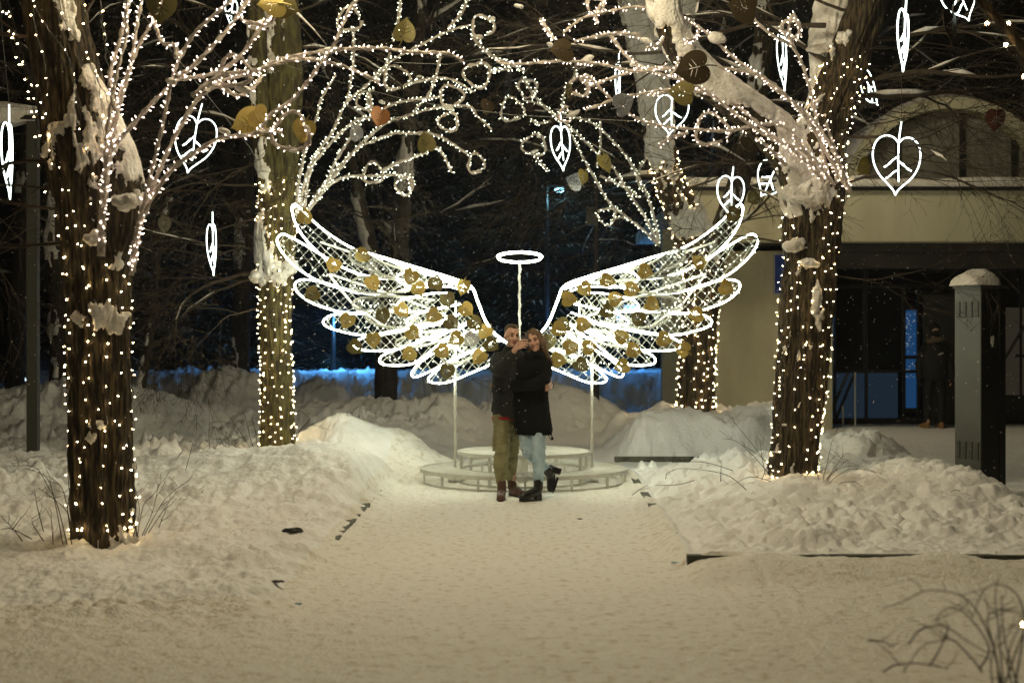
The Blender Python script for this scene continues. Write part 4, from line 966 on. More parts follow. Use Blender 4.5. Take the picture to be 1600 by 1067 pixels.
# faces: local -y -> toward the left of the camera? (-y rotated 45 deg gives (+.7,-.7)); local -x gives (-.7,-.7)
mb = MB(); mb.box(loc(0, -s / 2 - .004, zt / 2), (s - .004, .010, zt - .03), A45); mb.box(loc(.09, -s / 2 - .012, zt / 2), (.008, .008, zt - .06), A45); mb.build('door', M['cabshade'], t)  # plate over the right face, with that side's shade put into its colour
mb = MB(); mb.box(loc(0, 0, zt + .012), (s + .03, s + .03, .025), A45); mb.build('lid', M['cab'], t)
for z0, z1 in ((1.86, 2.02), (.42, .60)):
    for j in range(4):
        mb = MB(); v0 = -.125 + j * .083
        mb.box(loc(-s / 2 - .002, v0, (z0 + z1) / 2), (.004, .05, z1 - z0), A45)
        mb.build('vent_shade', M['cabshade'], t)  # flat strip, the shade inside the vent painted as dark colour
        mb = MB(); n = 9
        for k in range(n): mb.box(loc(-s / 2 - .007, v0, lerp(z0, z1, (k + .5) / n)), (.006, .046, .011), A45)
        mb.build('vent', M['cab'], t)
mb = MB(); mb.ell(loc(-.02, -s / 2 - .012, 1.62), (.022, .002, .05), rm, nz=.9, sd=4); mb.build('sticker', mat('white_paper', (.6, .62, .58), .7), t)
nr, na = 14, 48; a = np.linspace(0, 2 * np.pi, na, endpoint=False); rg = np.linspace(0.001, 1, nr); RG, AG = np.meshgrid(rg, a, indexing='ij')
k4 = (np.cos(AG) ** 6 + np.sin(AG) ** 6) ** (-1 / 6); u = RG * np.cos(AG) * k4 * .205 - .025; v_ = RG * np.sin(AG) * k4 * .20; nzz = fbm(u * 9 + 3, v_ * 9, oct=3, seed=90)
zc = zt + .028 + .150 * np.sqrt(np.clip(1 - RG ** 2.0, 0, 1)) * (.6 + .8 * nzz); zc[-1, :] = zt + .026
cc, ss = math.cos(A45), math.sin(A45)
sc_ = grid_mesh('snow_cap', np.stack([C0.x - .03 + u * cc - v_ * ss, C0.y + u * ss + v_ * cc, zc], -1), M['snowclump'], wrap=True)
tag(sc_, 'rounded cap of snow on top of the grey cabinet column', 'snow')

# ---------------------------------------------------------------- posts and lamps
t = empty('post', tuple(W(52, 715, 17)), 'dark square post at the left edge carrying a small snowy board', 'post')
w = W(52, 715, 17); mb = MB(); mb.box((w.x, 17, 2.1), (.125, .11, 4.5)); mb.build('shaft', mat('post_paint', (.055, .055, .045), .6), t)
mb = MB(); mb.box((w.x - .35, 17, 4.28), (.9, .25, .05)); mb.build('board', M['darkmetal'], t); mb = MB(); mb.ell((w.x - .35, 17, 4.33), (.47, .18, .13), nz=.3, sd=5); mb.build('snow_cover', M['snowclump'], t, smooth=True)
def street_lamp(px, py, d, label, headw, col, power, strength, size=.5):
    w = W(px, py, d); t = empty('street_lamp', (w.x, d, 0), label, 'street lamp', 'far street lamps')
    mb = MB(); mb.tube([(w.x - .35, d + .1, 0), (w.x - .35, d + .1, w.z * .6), (w.x - .35, d + .1, w.z + .1), (w.x - .1, d, w.z + .14)], [.09, .07, .05, .04], 8); mb.build('pole', M['darkmetal'], t)
    mb = MB(); mb.box((w.x, d, w.z + .09), (headw, .22, .08)); mb.build('head', M['darkmetal'], t)
    mb = MB(); mb.ell((w.x, d, w.z), (headw * .46, .12, .075)); mb.build('lens', emis('lamp_lens_%d' % px, col, strength, 'NONE'), t)
    l = bpy.data.lights.new('lamp_light', 'POINT'); l.energy = power; l.color = col; l.shadow_soft_size = .15
    lo = bpy.data.objects.new('lamp_light', l); scene.collection.objects.link(lo); lo.parent = t; lo.matrix_parent_inverse = PARINV(t); lo.location = (w.x, d - .1, w.z - .22)
street_lamp(874, 297, 40, 'tall street lamp with a cyan glowing head far behind the halo', .30, (.35, .8, 1), 60, 6)
street_lamp(783, 467, 75, 'tiny blue lamp glimmering far behind, left of the halo pole', .22, (.3, .65, 1), 60, 3)
street_lamp(540, 490, 38.5, 'street lamp hidden behind the left wing that turns the far snow blue', .4, (.09, .40, 1), 240, 2)
street_lamp(985, 480, 38.0, 'street lamp hidden behind the right wing that turns the far snow blue', .4, (.08, .36, 1), 110, 2)
w = W(931, 630, 27); mb = MB(); mb.tube([(w.x, 27, -.1), (w.x, 27, 1.9), (w.x, 27, 4.6)], [.07, .06, .05], 10); mb.box((w.x - .08, 26.95, 4.0), (.22, .15, .35))
tag(mb.build('pole', M['darkmetal']), 'plain grey pole standing behind the right wing', 'pole')
# dark signboard or van silhouette right of far blue bank
mb = MB(); mb.tube([W(615, 98, 15.5), W(700, 101, 15.8), W(800, 84, 14.5), W(860, 75, 13.6)], .0022, 4); tag(mb.build('cable', M['whitewire']), 'thin cable strung above the halo to the dark brown leaf', 'cable')
mb = MB(); mb.tube([W(440, 100, 17.2), W(530, 128, 16.5), W(640, 158, 15.5), W(800, 180, 14.5), W(1000, 190, 14)], .002, 4); tag(mb.build('cable', M['whitewire']), 'thin cable sloping down from the slim mossy tree', 'cable')
mb = MB(); mb.tube([W(205, 0, 10.8), W(300, 120, 12), W(390, 230, 15), W(430, 300, 17)], .002, 4); tag(mb.build('cable', M['whitewire']), 'thin cable slanting down between the two left trees', 'cable')

# ---------------------------------------------------------------- parked car far left
t = empty('parked_car', tuple(W(-40, 640, 33)), 'dark parked car at the left edge with its headlight on', 'car')
ox = W(45, 0, 33).x
prof = [(0, .35), (0, .62), (-.15, .78), (-1.0, .92), (-1.65, 1.38), (-3.1, 1.42), (-3.8, 1.0), (-4.25, .92), (-4.3, .4), (-3.9, .3), (-.3, .3)]
mb = MB(); mb.prism(prof, Matrix.Translation((ox, 33.8, .62)), 1.7); body = mb.build('body', mat('car_paint', (.012, .012, .015), .25, .2), t)
mb = MB(); mb.prism([(-1.15, .95), (-1.7, 1.32), (-3.0, 1.36), (-3.55, 1.0)], Matrix.Translation((ox, 33.8, .62)), 1.72); mb.build('side_window', M['glass'], t)
for x in (-.85, -3.45):
    for y in (33.0, 34.6): mb = MB(); mb.tube([(ox + x, y - .1, .93), (ox + x, y + .1, .93)], .32, 20); mb.build('wheel', M['wire'], t)
mb = MB(); mb.ell(W(35, 593, 32.93), (.09, .05, .06)); mb.build('headlight', emis('headlight', (.65, .88, 1), 3), t)
mb = MB(); mb.ell(W(20, 591, 32.93), (.06, .05, .045)); mb.build('indicator', emis('indicator', (1, .42, .03), 2.2), t)

# ---------------------------------------------------------------- trees far behind
def far_tree(base, h, lean, nb, seed, label, r=.18, snow=.35, fork=None):
    rnd = random.Random(seed); b = Vector(base); t = empty('tree', tuple(b), label, 'tree', 'dark trees behind the wings')
    P = [(b.x + lean * (k / 6) ** 1.3 + rnd.uniform(-.05, .05), b.y, b.z + h * k / 6, r * (1 - .6 * k / 6)) for k in range(7)]
    S = make_trunk(t, crom(P, 12), 36, seed, M['darkbark']); st = []; mb = MB()
    if fork:
        Q = [(b.x + lean * .1 + f * fork, b.y, b.z + h * .22 + h * .6 * f, r * .7 * (1 - .5 * f)) for f in (0, .25, .5, .75, 1)]; S2 = make_trunk(t, crom(Q, 10), 28, seed + 1, M['darkbark'], 'bough')
        snow_on(t, S2, seed + 4, .66, (-.5, -.8, .3), .05, 1.0, .8)
    snow_on(t, S, seed + 3, .80, (-.4, -.9, .3), .05, 1.0, .8)
    for _ in range(nb):
        k = rnd.uniform(.22, 1); i = min(5, int(k * 6)); q = Vector(P[i][:3]).lerp(Vector(P[i + 1][:3]), k * 6 - i)
        a = rnd.uniform(0, 6.28); branch(mb, q, Vector((math.cos(a), math.sin(a) * .6, rnd.uniform(.0, .5))), h * rnd.uniform(.25, .42), r * .25, 3, rnd, .10, 6, .8, 3, seg=.35, store=st, minr=.006)
    mb.build('crown', M['fartwig'], t); snow_lines(t, st, rnd, snow * .3, .018, 1.1)
far_tree((-2.5, 28, 0), 9, .8, 14, 101, 'forked dark tree with snowy limbs behind the left wing', .26, .5, fork=-1.3)
far_tree((-7.6, 24, .5), 9, -.4, 14, 102, 'bare dark tree between the left post and the thick left trunk', .2)
far_tree((-5.9, 22.5, .3), 3.6, .5, 8, 103, 'low snow clotted tree right of the thick left trunk', .09, .8)
far_tree((-6.0, 31, 0), 11, .6, 14, 104, 'tall bare tree behind the slim mossy tree', .25)
far_tree((2.2, 47, 0), 11, -.6, 14, 105, 'tall bare tree far behind the right wing', .25)
far_tree((-.4, 50, 0), 13, .4, 12, 106, 'tall bare tree far behind the halo', .28)
far_tree((5.2, 38, 0), 13, .6, 14, 107, 'tall bare tree rising behind the pavilion roof', .28)
far_tree((9.8, 39, 0), 14, -.6, 14, 108, 'tall bare tree behind the arched vault', .3)
far_tree((-10.5, 30, .3), 10, .7, 12, 109, 'bare tree at the far left behind the dark post', .24)
def spruce(base, h, seed, label):
    rnd = random.Random(seed); b = Vector(base); t = empty('spruce_tree', tuple(b), label, 'tree', 'snow dusted spruces far behind')
    mb = MB(); mb.tube([b, b + Vector((0, 0, h))], [.22, .02], 8); mb.build('trunk', M['darkbark'], t)
    cr = MB(); sn = MB(); z = 1.0
    while z < h - .3:
        L = (h - z) * .33 + .25; n = 9
        for k in range(n):
            a = 2 * math.pi * (k + rnd.random()) / n; d = Vector((math.cos(a), math.sin(a), -.28)); q0 = b + Vector((0, 0, z + rnd.uniform(-.15, .15))); LL = L * rnd.uniform(.75, 1.1)
            side = Vector((-d.y, d.x, 0))
            for j in range(9):
                f = (j + 1) / 9.5; q = q0 + d * LL * f + Vector((0, 0, .12 * f * f * LL)); w_ = LL * .28 * (1 - f * .75)
                for s in (-1, 1):
                    e = q + side * s * w_ + d * w_ * .6 + Vector((0, 0, -.10 - .12 * rnd.random()))
                    cr.add([q, q + d * .09, e], [(0, 1, 2)]); cr.add([q + Vector((0, 0, -.02)), q + d * .1 + Vector((0, 0, -.10)), e + Vector((0, 0, -.08))], [(0, 1, 2)])
                    if rnd.random() < .5: sn.add([q + Vector((0, 0, .03)), q + d * .07 + Vector((0, 0, .03)), e.lerp(q, .3) + Vector((0, 0, .04))], [(0, 1, 2)])
        z += .38
    cr.build('crown', mat('needles_%d' % seed, (.012, .022, .010), .9), t); sn.build('snow_cover', M['snowclump'], t)
spruce((-1.6, 46, 0), 14, 201, 'dark spruce far behind, left of the halo'); spruce((2.6, 44, 0), 13, 202, 'dark spruce far behind, right of the halo'); spruce((-6.5, 45, 0), 15, 203, 'dark spruce behind the left tree row'); spruce((-11, 42, 0), 14, 204, 'dark spruce at the far left'); spruce((.6, 52, 0), 16, 205, 'tallest dark spruce straight behind the halo'); spruce((6.5, 50, 0), 17, 206, 'dark spruce behind the pavilion')

# ---------------------------------------------------------------- weeds and litter
def weed(label, arcs, d, r=.0035, m='twig', seed=0, kids=4):
    rnd = random.Random(seed); b = W(arcs[0][0][0], arcs[0][0][1], d); t = MB()
    for arc_ in arcs:
        n = len(arc_) - 1; P = [W(x, y, d + rnd.uniform(-.1, .1)) for i, (x, y) in enumerate(arc_)]; Q = [Vector(p) for p in crom(P, 6)]
        t.tube(Q, [r * (1 - .6 * i / len(Q)) for i in range(len(Q))], 5)
        for _ in range(kids):
            k = rnd.randrange(len(Q) // 3, len(Q)); e = Vector((rnd.uniform(-1, 1), rnd.uniform(-.6, .6), rnd.uniform(.1, 1))).normalized(); L = rnd.uniform(.04, .16)
            t.tube([Q[k], Q[k] + e * L * .5 + Vector((.01, 0, 0)), Q[k] + e * L], [r * .5, r * .4, r * .25], 4)
    return tag(t.build('weed', M[m]), label, 'plant', 'bare weed stems poking out of the snow')
weed('thin bent stems left of the foot of the thick left trunk', [[(105,850),(90,790),(75,760),(55,730),(20,728)],[(98,850),(85,780),(72,745),(40,732)],[(110,852),(105,800),(60,762)],[(84,860),(80,810)],[(68,830),(58,790),(54,764)],[(112,850),(100,770),(78,745)]], 10.6, .004, seed=1)
weed('upright stems right of the foot of the thick left trunk', [[(225,836),(245,800),(262,775),(293,752)],[(222,836),(238,800),(248,757)],[(232,832),(252,802),(268,778)],[(215,836),(224,790),(240,772),(250,756)],[(248,824),(262,790)],[(208,838),(218,800),(212,768)]], 10.7, .0035, seed=2)
weed('broken stems at the far left in the snow', [[(35,845),(20,825),(0,805)],[(50,842),(18,826),(2,827)],[(20,826),(28,815)],[(68,845),(52,820),(50,810)]], 10.2, .004, seed=3, kids=2)
weed('dry stems left of the slim mossy tree', [[(400,715),(385,690),(365,660),(352,645)],[(402,716),(390,680),(382,645)],[(398,718),(370,700),(345,676)],[(380,722),(350,708),(326,695)],[(405,714),(398,670),(392,650)],[(378,718),(360,702),(340,690)],[(408,714),(412,680),(404,655)]], 16.9, .004, seed=4)
weed('arching stem between the slim mossy tree and the mound', [[(462,690),(465,675),(485,664),(515,672)],[(462,688),(470,670),(484,655),(470,643),(460,642)]], 17.0, .004, seed=5, kids=1)
weed('long low twig hanging over the path at the right kerb', [[(1168,767),(1140,744),(1105,735),(1060,732),(1040,742)],[(1145,735),(1100,722),(1050,722)],[(988,773),(1000,764),(1012,758)],[(1085,750),(1060,757),(1022,758)],[(1126,752),(1127,720)],[(1040,748),(1042,738)]], 13.6, .004, seed=6, kids=1)
weed('tangle of stems left of the forked tree foot', [[(1200,738),(1175,710),(1152,690),(1130,685)],[(1205,735),(1180,700),(1148,660),(1145,650)],[(1196,742),(1190,710),(1188,686)],[(1210,740),(1190,715),(1160,695)],[(1190,750),(1200,725),(1212,690)],[(1205,752),(1172,745),(1140,760)],[(1193,780),(1190,770),(1192,762)]], 14.0, .0035, seed=7)
weed('arching stems right of the forked tree foot', [[(1285,765),(1310,742),(1335,732),(1365,738),(1395,764)],[(1282,764),(1305,735),(1340,728),(1380,742)],[(1284,765),(1290,730),(1302,715)],[(1290,762),(1300,740),(1325,718)],[(1288,764),(1330,752),(1365,770)],[(1280,750),(1275,730),(1290,722)],[(1262,752),(1255,742),(1250,745)],[(1283,760),(1310,722),(1318,710)],[(1290,735),(1300,690),(1310,665)]], 13.9, .0035, seed=8)
weed('small arched twig on the bed before the grey cabinet', [[(1480,783),(1484,770),(1495,765),(1510,775),(1516,783)],[(1478,782),(1465,780)],[(1513,784),(1516,776)]], 13.0, .0035, seed=9, kids=0)
weed('short stub of twig at the right edge of the bed', [[(1580,806),(1595,803),(1610,803)]], 12.6, .005, seed=10, kids=2)
weed('large blurred thicket of arching stems in the lower right corner', [[(1570,1100),(1565,1040),(1560,980),(1555,930),(1562,895)],[(1580,1100),(1600,980),(1590,930),(1560,912),(1535,925),(1520,965)],[(1562,1080),(1555,1020),(1530,960),(1500,930),(1450,922),(1410,940),(1378,950)],[(1535,1050),(1520,1030),(1490,1000),(1470,1000),(1440,1010),(1412,1050)],[(1590,1100),(1575,1040),(1582,1000),(1600,970)],[(1530,1045),(1545,1010),(1510,960),(1480,950),(1460,970)],[(1452,1040),(1470,1010),(1482,980)],[(1420,1005),(1440,982),(1475,978),(1510,1000),(1540,1018)],[(1380,1050),(1400,1038),(1440,1036),(1482,1045)],[(1355,1000),(1380,1002),(1394,1010)],[(1560,1100),(1590,1010),(1612,960)],[(1600,1100),(1570,1000),(1565,930)],[(1572,1100),(1550,1000),(1545,960),(1590,950)],[(1555,1095),(1548,1040),(1558,990)]], 5.2, .0038, seed=11, kids=3)
weed('single thin stem at the top left of the rear snow bank', [[(290,735),(298,705),(302,690)],[(278,714),(284,706)]], 13.5, .003, seed=12, kids=0)
bl = MB(); octa(bl, o5, (0, -1, .2), .018, .007); tag(bl.build('bulb', M['bulb']), 'single bright bulb among the blurred stems at the lower right edge', 'bulb')
def scrap(label, px, py, d, size, m, seed, flat=.15):
    rnd = random.Random(seed); mb = MB(); p = W(px, py, d); z = Hs(p.x, p.y)
    for _ in range(3): mb.ell((p.x + rnd.uniform(-.3, .3) * size, p.y + rnd.uniform(-.3, .3) * size, z + size * .10), (size * .5, size * .22, size * flat * .6), Matrix.Rotation(rnd.uniform(-.4, .4), 3, 'Z') @ Matrix.Rotation(rnd.uniform(-.2, .2), 3, 'X'), nz=1.2, sd=seed + _, nu=12, nv=8)
    return tag(mb.build('litter', m), label, 'litter')
scrap('flat black torn scrap lying on the left snow bed', 460, 831, 11.2, .115, M['wire'], 1, .2)
scrap('small dark leaf litter on the trampled snow at lower left', 430, 927, 9.05, .07, M['brownleaf'], 2)
scrap('tiny blue scrap at the left edge of the path', 467, 944, 8.7, .035, mat('blue_scrap', (.05, .22, .4), .6), 3)
scrap('small pale blue wrapper by the corner of the right kerb', 1056, 884, 10.15, .05, mat('pale_scrap', (.55, .72, .8), .5), 4)
scrap('brown crumb on the path in front of the couple', 905, 808, 12.9, .04, M['brownleaf'], 5)
scrap('dark crumb on the left snow near the path', 413, 876, 10.4, .045, M['brownleaf'], 6)
# falling snow
mb = MB(); rnd = random.Random(77)
for _ in range(5200):
    y = rnd.uniform(9, 26) ; x = rnd.uniform(-.42, .42) * y; z = rnd.uniform(.25, CAM_Z + .27 * y); s_ = rnd.uniform(.0022, .0050) * (1.0 if y < 15 else 1.5)
    c = Vector((x, y, z)); mb.add([c + Vector(v) * s_ for v in ((1, 0, 0), (0, 1, 0), (-1, 0, 0), (0, -1, 0), (0, 0, 1), (0, 0, -1))], [(0, 1, 4), (1, 2, 4), (2, 3, 4), (3, 0, 4), (1, 0, 5), (2, 1, 5), (3, 2, 5), (0, 3, 5)])
tag(mb.build('falling_snow', M['snowclump']), 'fine snowflakes falling through the lit air', 'snowflakes', kind='stuff')
# ---------------------------------------------------------------- people
def chain(mb, pts, rad, n=10):
    for i in range(len(pts) - 1): mb.capsule(pts[i], pts[i + 1], rad[i], rad[i + 1], n)
def hand(mb, w, fd, pn, thumb, curl=.5, sc=1.0):
    """w wrist, fd direction of the fingers, pn the way the palm faces, thumb side direction"""
    w = Vector(w); fd = Vector(fd).normalized(); th = Vector(thumb).normalized(); pn = Vector(pn).normalized(); k = w + fd * .085 * sc
    for s_ in (-1, 0, 1): mb.capsule(w + th * s_ * .014 * sc, k + th * s_ * .028 * sc, .014 * sc, .0125 * sc, 8)
    for i, L in enumerate((.070, .080, .075, .058)):
        b = k + th * (.031 - i * .0205) * sc; d1 = (fd + pn * curl * .35).normalized(); d2 = (fd + pn * curl * 1.0).normalized(); d3 = (fd + pn * curl * 2.0).normalized()
        p1 = b + d1 * L * .45 * sc; p2 = p1 + d2 * L * .32 * sc; p3 = p2 + d3 * L * .24 * sc; chain(mb, [b, p1, p2, p3], [.0098 * sc, .009 * sc, .0083 * sc, .0072 * sc], 8)
    b = w + fd * .02 * sc + th * .03 * sc; p1 = b + (th + fd * .7 + pn * .3).normalized() * .042 * sc; p2 = p1 + (fd + th * .35 + pn * .3).normalized() * .034 * sc; chain(mb, [b, p1, p2], [.013 * sc, .0105 * sc, .008 * sc], 8)
SK = mat('skin', (.58, .33, .24), .5, col2=(.66, .40, .30), scale=30, spec=.35)
EYE = mat('eye', (.02, .015, .01), .25); LIP = mat('lip', (.38, .10, .09), .5); TEETH = mat('teeth', (.7, .68, .62), .4)
def head(mb, c, rot, s=1.0, jaw=1.0):
    c = Vector(c); T = lambda x, y, z: c + rot @ (Vector((x, y, z)) * s)
    E_ = lambda p, r, rr=None: mb.ell(T(*p), (r[0] * s, r[1] * s, r[2] * s), rot, 20, 14)
    E_((0, .012, .028), (.074, .092, .092)); E_((0, -.018, -.03), (.060 * jaw, .066, .075)); E_((0, -.055, -.088), (.030 * jaw, .026, .024)); E_((0, -.02, -.075), (.050 * jaw, .055, .035))
    mb.capsule(T(0, -.078, .018), T(0, -.100, -.022), .009 * s, .0135 * s, 8); 
    for q in (-1, 1):
        E_((q * .013, -.088, -.026), (.010, .010, .008)); E_((q * .075, .008, -.008), (.010, .020, .030)); E_((q * .042, -.058, -.022), (.022, .020, .020)); mb.capsule(T(q * .016, -.080, .034), T(q * .048, -.066, .036), .009 * s, .007 * s, 8)
    return T
def face(T, rot, parent, s=1.0, smile=False, brow=None):
    for q in (-1, 1):
        mb = MB(); mb.ell(T(q * .030, -.0735, .012), (.0125 * s, .008 * s, .0055 * s), rot, 12, 8); mb.build('eye', EYE, parent, smooth=True)
        if brow: mb = MB(); mb.tube([T(q * .014, -.088, .034), T(q * .032, -.084, .040), T(q * .052, -.070, .034)], [.004 * s, .0045 * s, .002 * s], 6); mb.build('eyebrow', brow, parent, smooth=True)
    mb = MB(); k = .010 if smile else .0
    mb.tube([T(-.026, -.070, -.054 + k), T(-.012, -.082, -.058), T(0, -.085, -.059), T(.012, -.082, -.058), T(.026, -.070, -.054 + k)], [.002 * s, .0048 * s, .0055 * s, .0048 * s, .002 * s], 8); mb.build('mouth', LIP, parent, smooth=True)
    if smile: mb = MB(); mb.tube([T(-.017, -.080, -.0535), T(0, -.0885, -.0565), T(.017, -.080, -.0535)], [.002 * s, .0035 * s, .002 * s], 6); mb.build('teeth', TEETH, parent, smooth=True)
def rotm(yaw, roll=0, pitch=0): return Matrix.Rotation(R(yaw), 3, 'Z') @ Matrix.Rotation(R(roll), 3, 'Y') @ Matrix.Rotation(R(pitch), 3, 'X')
V = Vector
gz = max(0, Hs(-.1, 14.5))
# ---- man
MJ = mat('dark_fleece', (.024, .025, .025), .95, col2=(.046, .047, .047), scale=60, bump=.8, bscale=160, spec=.2)
WC = mat('black_wool', (.0075, .008, .0085), .95, col2=(.014, .0145, .014), scale=50, bump=.8, bscale=120, spec=.15)
KH = mat('khaki_cotton', (.215, .20, .105), .85, col2=(.30, .285, .155), scale=14, bump=.3, bscale=60, spec=.2)
JN = mat('light_denim', (.34, .48, .58), .85, col2=(.52, .66, .76), scale=9, bump=.3, bscale=140, spec=.2)
BR = mat('brown_leather', (.065, .024, .014), .55, col2=(.10, .04, .022), scale=20); BK = mat('black_leather', (.008, .008, .008), .32)
man = empty('person', (-.05, 14.7, gz), 'man in dark fleece jacket and khaki trousers holding a phone up before them', 'person')
wr = V((.012, 14.19, 1.507)); hm = rotm(18, 4, 4)
mb = MB(); hc = V((.004, 14.64, 1.668)); T = head(mb, hc, hm, 1.0)
mb.capsule((.0, 14.70, 1.44), (.0, 14.68, 1.60), .062, .056, 16)
mb.loft([((.0, 14.76, .86), .15, .10), ((.0, 14.76, 1.1), .14, .10), ((.0, 14.75, 1.3), .165, .11), ((.0, 14.74, 1.42), .17, .09), ((.0, 14.73, 1.48), .08, .06)])
chain(mb, [(-.15, 14.72, 1.44), (-.12, 14.43, 1.33), wr - V((.01, 0, .01))], [.05, .04, .027]); chain(mb, [(.16, 14.80, 1.44), (.30, 14.86, 1.24), (.40, 14.70, 1.165)], [.05, .04, .027])
chain(mb, [(-.09, 14.75, .90), (-.10, 14.66, .50), (-.105, 14.62, .10)], [.08, .055, .04]); chain(mb, [(.05, 14.80, .90), (.02, 14.84, .50), (-.005, 14.94, .10)], [.08, .055, .04])
# right hand round the phone: palm, four fingers across its back, thumb behind
ph = V((.128, 14.15, 1.632)); k = V((.072, 14.135, 1.585))
mb.capsule(wr, wr + V((.02, -.02, .02)), .027, .024)
for s_ in (-1, 0, 1): mb.capsule(wr + V((.0, -.005, .010 * s_ + .008)), k + V((0, 0, .026 * s_)), .017, .013, 8)
for i, (z, L, r) in enumerate(((1.628, .078, .0095), (1.602, .086, .0098), (1.576, .082, .0095), (1.553, .066, .0085))):
    a = V((.070, 14.130, z - .012)); b = V((.070 + L * .40, 14.118, z + .002)); c = V((.070 + L * .78, 14.122, z + .003)); d = V((.070 + L * 1.06, 14.131, z - .002)); chain(mb, [a, b, c, d], [r, r, r * .93, r * .8], 10)
chain(mb, [wr + V((.015, .02, .01)), (.070, 14.175, 1.575), (.098, 14.172, 1.600), (.118, 14.170, 1.622)], [.017, .0125, .0105, .0085], 10)
# left hand round her waist
lw = V((.400, 14.66, 1.165))
for s_ in (-1, 0, 1): mb.capsule(lw + V((0, 0, .014 * s_)), V((.393, 14.54, 1.165 + .027 * s_)), .018, .014, 8)
for i in range(4):
    z = 1.202 - i * .0225; L = (.9, 1.05, 1.0, .8)[i]; chain(mb, [(.393, 14.55, z), (.386, 14.505, z - .004), (.366, 14.460 - .01 * L, z - .010), (.340, 14.435 - .012 * L, z - .016)], [.0112, .0108, .0100, .0085], 10)
chain(mb, [(.396, 14.60, 1.195), (.392, 14.56, 1.228), (.378, 14.525, 1.240)], [.013, .011, .009], 10)
body = organic(mb, 'body', SK, man, .0048, 3, .5)
HR = mat('short_brown_hair', (.11, .075, .042), .8, col2=(.17, .115, .07), scale=120, bump=1, bscale=300)
face(T, hm, man, 1.0, brow=HR)
mb = MB(); S_h = lambda p, r: mb.ell(T(*p), r, hm, 20, 14, nz=.12, sd=3)
S_h((0, .040, .060), (.0785, .078, .066)); S_h((0, .006, .103), (.060, .076, .026)); S_h((0, .055, .0), (.070, .058, .075)); S_h((.0, -.042, .108), (.044, .026, .018))
h_ = organic(mb, 'hair', HR, man, .006, 2); folds(h_, .004, 60, 3)
mb = MB(); secs = []
for (z, cx, cy, rx, ry) in ((.835, -.005, 14.765, .195, .140), (.87, -.005, 14.765, .205, .145), (1.0, -.0, 14.765, .205, .145), (1.15, .0, 14.76, .205, .145), (1.30, .0, 14.75, .21, .145), (1.40, .0, 14.745, .205, .130), (1.47, .0, 14.735, .16, .105), (1.52, .0, 14.715, .098, .085), (1.565, .0, 14.70, .082, .078)): secs.append(((cx, cy, z), rx, ry))
mb.loft(secs, 32)
chain(mb, [(-.145, 14.73, 1.43), (-.160, 14.58, 1.375), (-.125, 14.42, 1.325), (-.06, 14.32, 1.405), (.0, 14.21, 1.490)], [.082, .078, .070, .056, .042], 16)
chain(mb, [(.15, 14.80, 1.43), (.29, 14.87, 1.24), (.392, 14.74, 1.17)], [.080, .065, .045], 16)
J = organic(mb, 'jacket', MJ, man, .009, 4); folds(J, .010, 7, 5, (1, 1, 1.8)); folds(J, .009, 18, 9, (1, 1, 1.8))
mb = MB(); chain(mb, [(-.008, 14.225, 1.482), (.004, 14.203, 1.497)], [.043, .041], 16); mb.loft([((.0, 14.765, .822), .190, .136), ((.0, 14.765, .85), .196, .14)], 32); mb.build('cuff', MJ, man, smooth=True)
mb = MB(); mb.loft([((-.085, 14.755, .808), .125, .128), ((-.07, 14.755, .84), .140, .132)], 28); mb.build('shirt_hem', mat('red_cloth', (.35, .025, .02), .8), man, smooth=True)
mb = MB(); mb.loft([((-.035, 14.76, .84), .155, .12), ((-.035, 14.76, .90), .145, .115)], 24)
chain(mb, [(-.100, 14.73, .82), (-.098, 14.70, .70), (-.102, 14.66, .50), (-.122, 14.63, .32), (-.112, 14.61, .16)], [.100, .094, .078, .074, .050], 18)
chain(mb, [(.03, 14.80, .82), (.015, 14.81, .70), (.0, 14.83, .50), (-.01, 14.88, .30), (-.012, 14.93, .17)], [.094, .086, .070, .062, .048], 18)
P_ = organic(mb, 'trousers', KH, man, .008, 3); folds(P_, .009, 9, 2, (1, 1, 1.6)); folds(P_, .009, 22, 4, (1, 1, 2.4))
mb = MB(); mb.box((-.188, 14.70, .56), (.03, .10, .15)); pk = organic(mb, 'pocket', KH, man, .008, 2)
def boot(mb, heel, toe, top, r=.045, sole=.012):
    heel, toe, top = V(heel), V(toe), V(top); d = (toe - heel); d.z = 0
    chain(mb, [top, heel + V((0, 0, .075)) + d * .12], [r, r * 1.02], 14); chain(mb, [heel + V((0, 0, .065)) + d * .15, heel + d * .55 + V((0, 0, .052)), toe + V((0, 0, .038)) - d * .12], [r * .95, r * .92, r * .82], 14)
    chain(mb, [heel + V((0, 0, .03)) + d * .08, toe + V((0, 0, .028)) - d * .10], [r * .85, r * .85], 14)
for hl, te, tp_ in (((-.105, 14.60, gz), (-.118, 14.36, gz), (-.105, 14.60, gz + .17)), ((-.01, 14.93, gz), (.125, 14.74, gz), (-.008, 14.93, gz + .17))):
    mb = MB(); boot(mb, hl, te, tp_, .047); b_ = organic(mb, 'boot', BR, man, .007, 3); folds(b_, .0025, 40, 1)
    d = (V(te) - V(hl)); mb = MB(); n_ = V((-d.y, d.x, 0)).normalized()
    for i in range(6):
        q = V(hl) + d * (.30 + .07 * i) + V((0, 0, .135 - .014 * i)); mb.tube([q - n_ * .022, q + V((0, 0, .006)), q + n_ * .022 + d * .03], .003, 5)
    mb.build('lace', mat('lace', (.12, .05, .03), .8), b_)
    mb = MB(); c = V(hl).lerp(V(te), .46); mb.ell((c.x, c.y, gz + .012), (.050, .152, .016), Matrix.Rotation(math.atan2(d.y, d.x) + math.pi / 2, 3, 'Z')); mb.build('sole', mat('brown_sole', (.035, .02, .015), .8), b_, smooth=True)
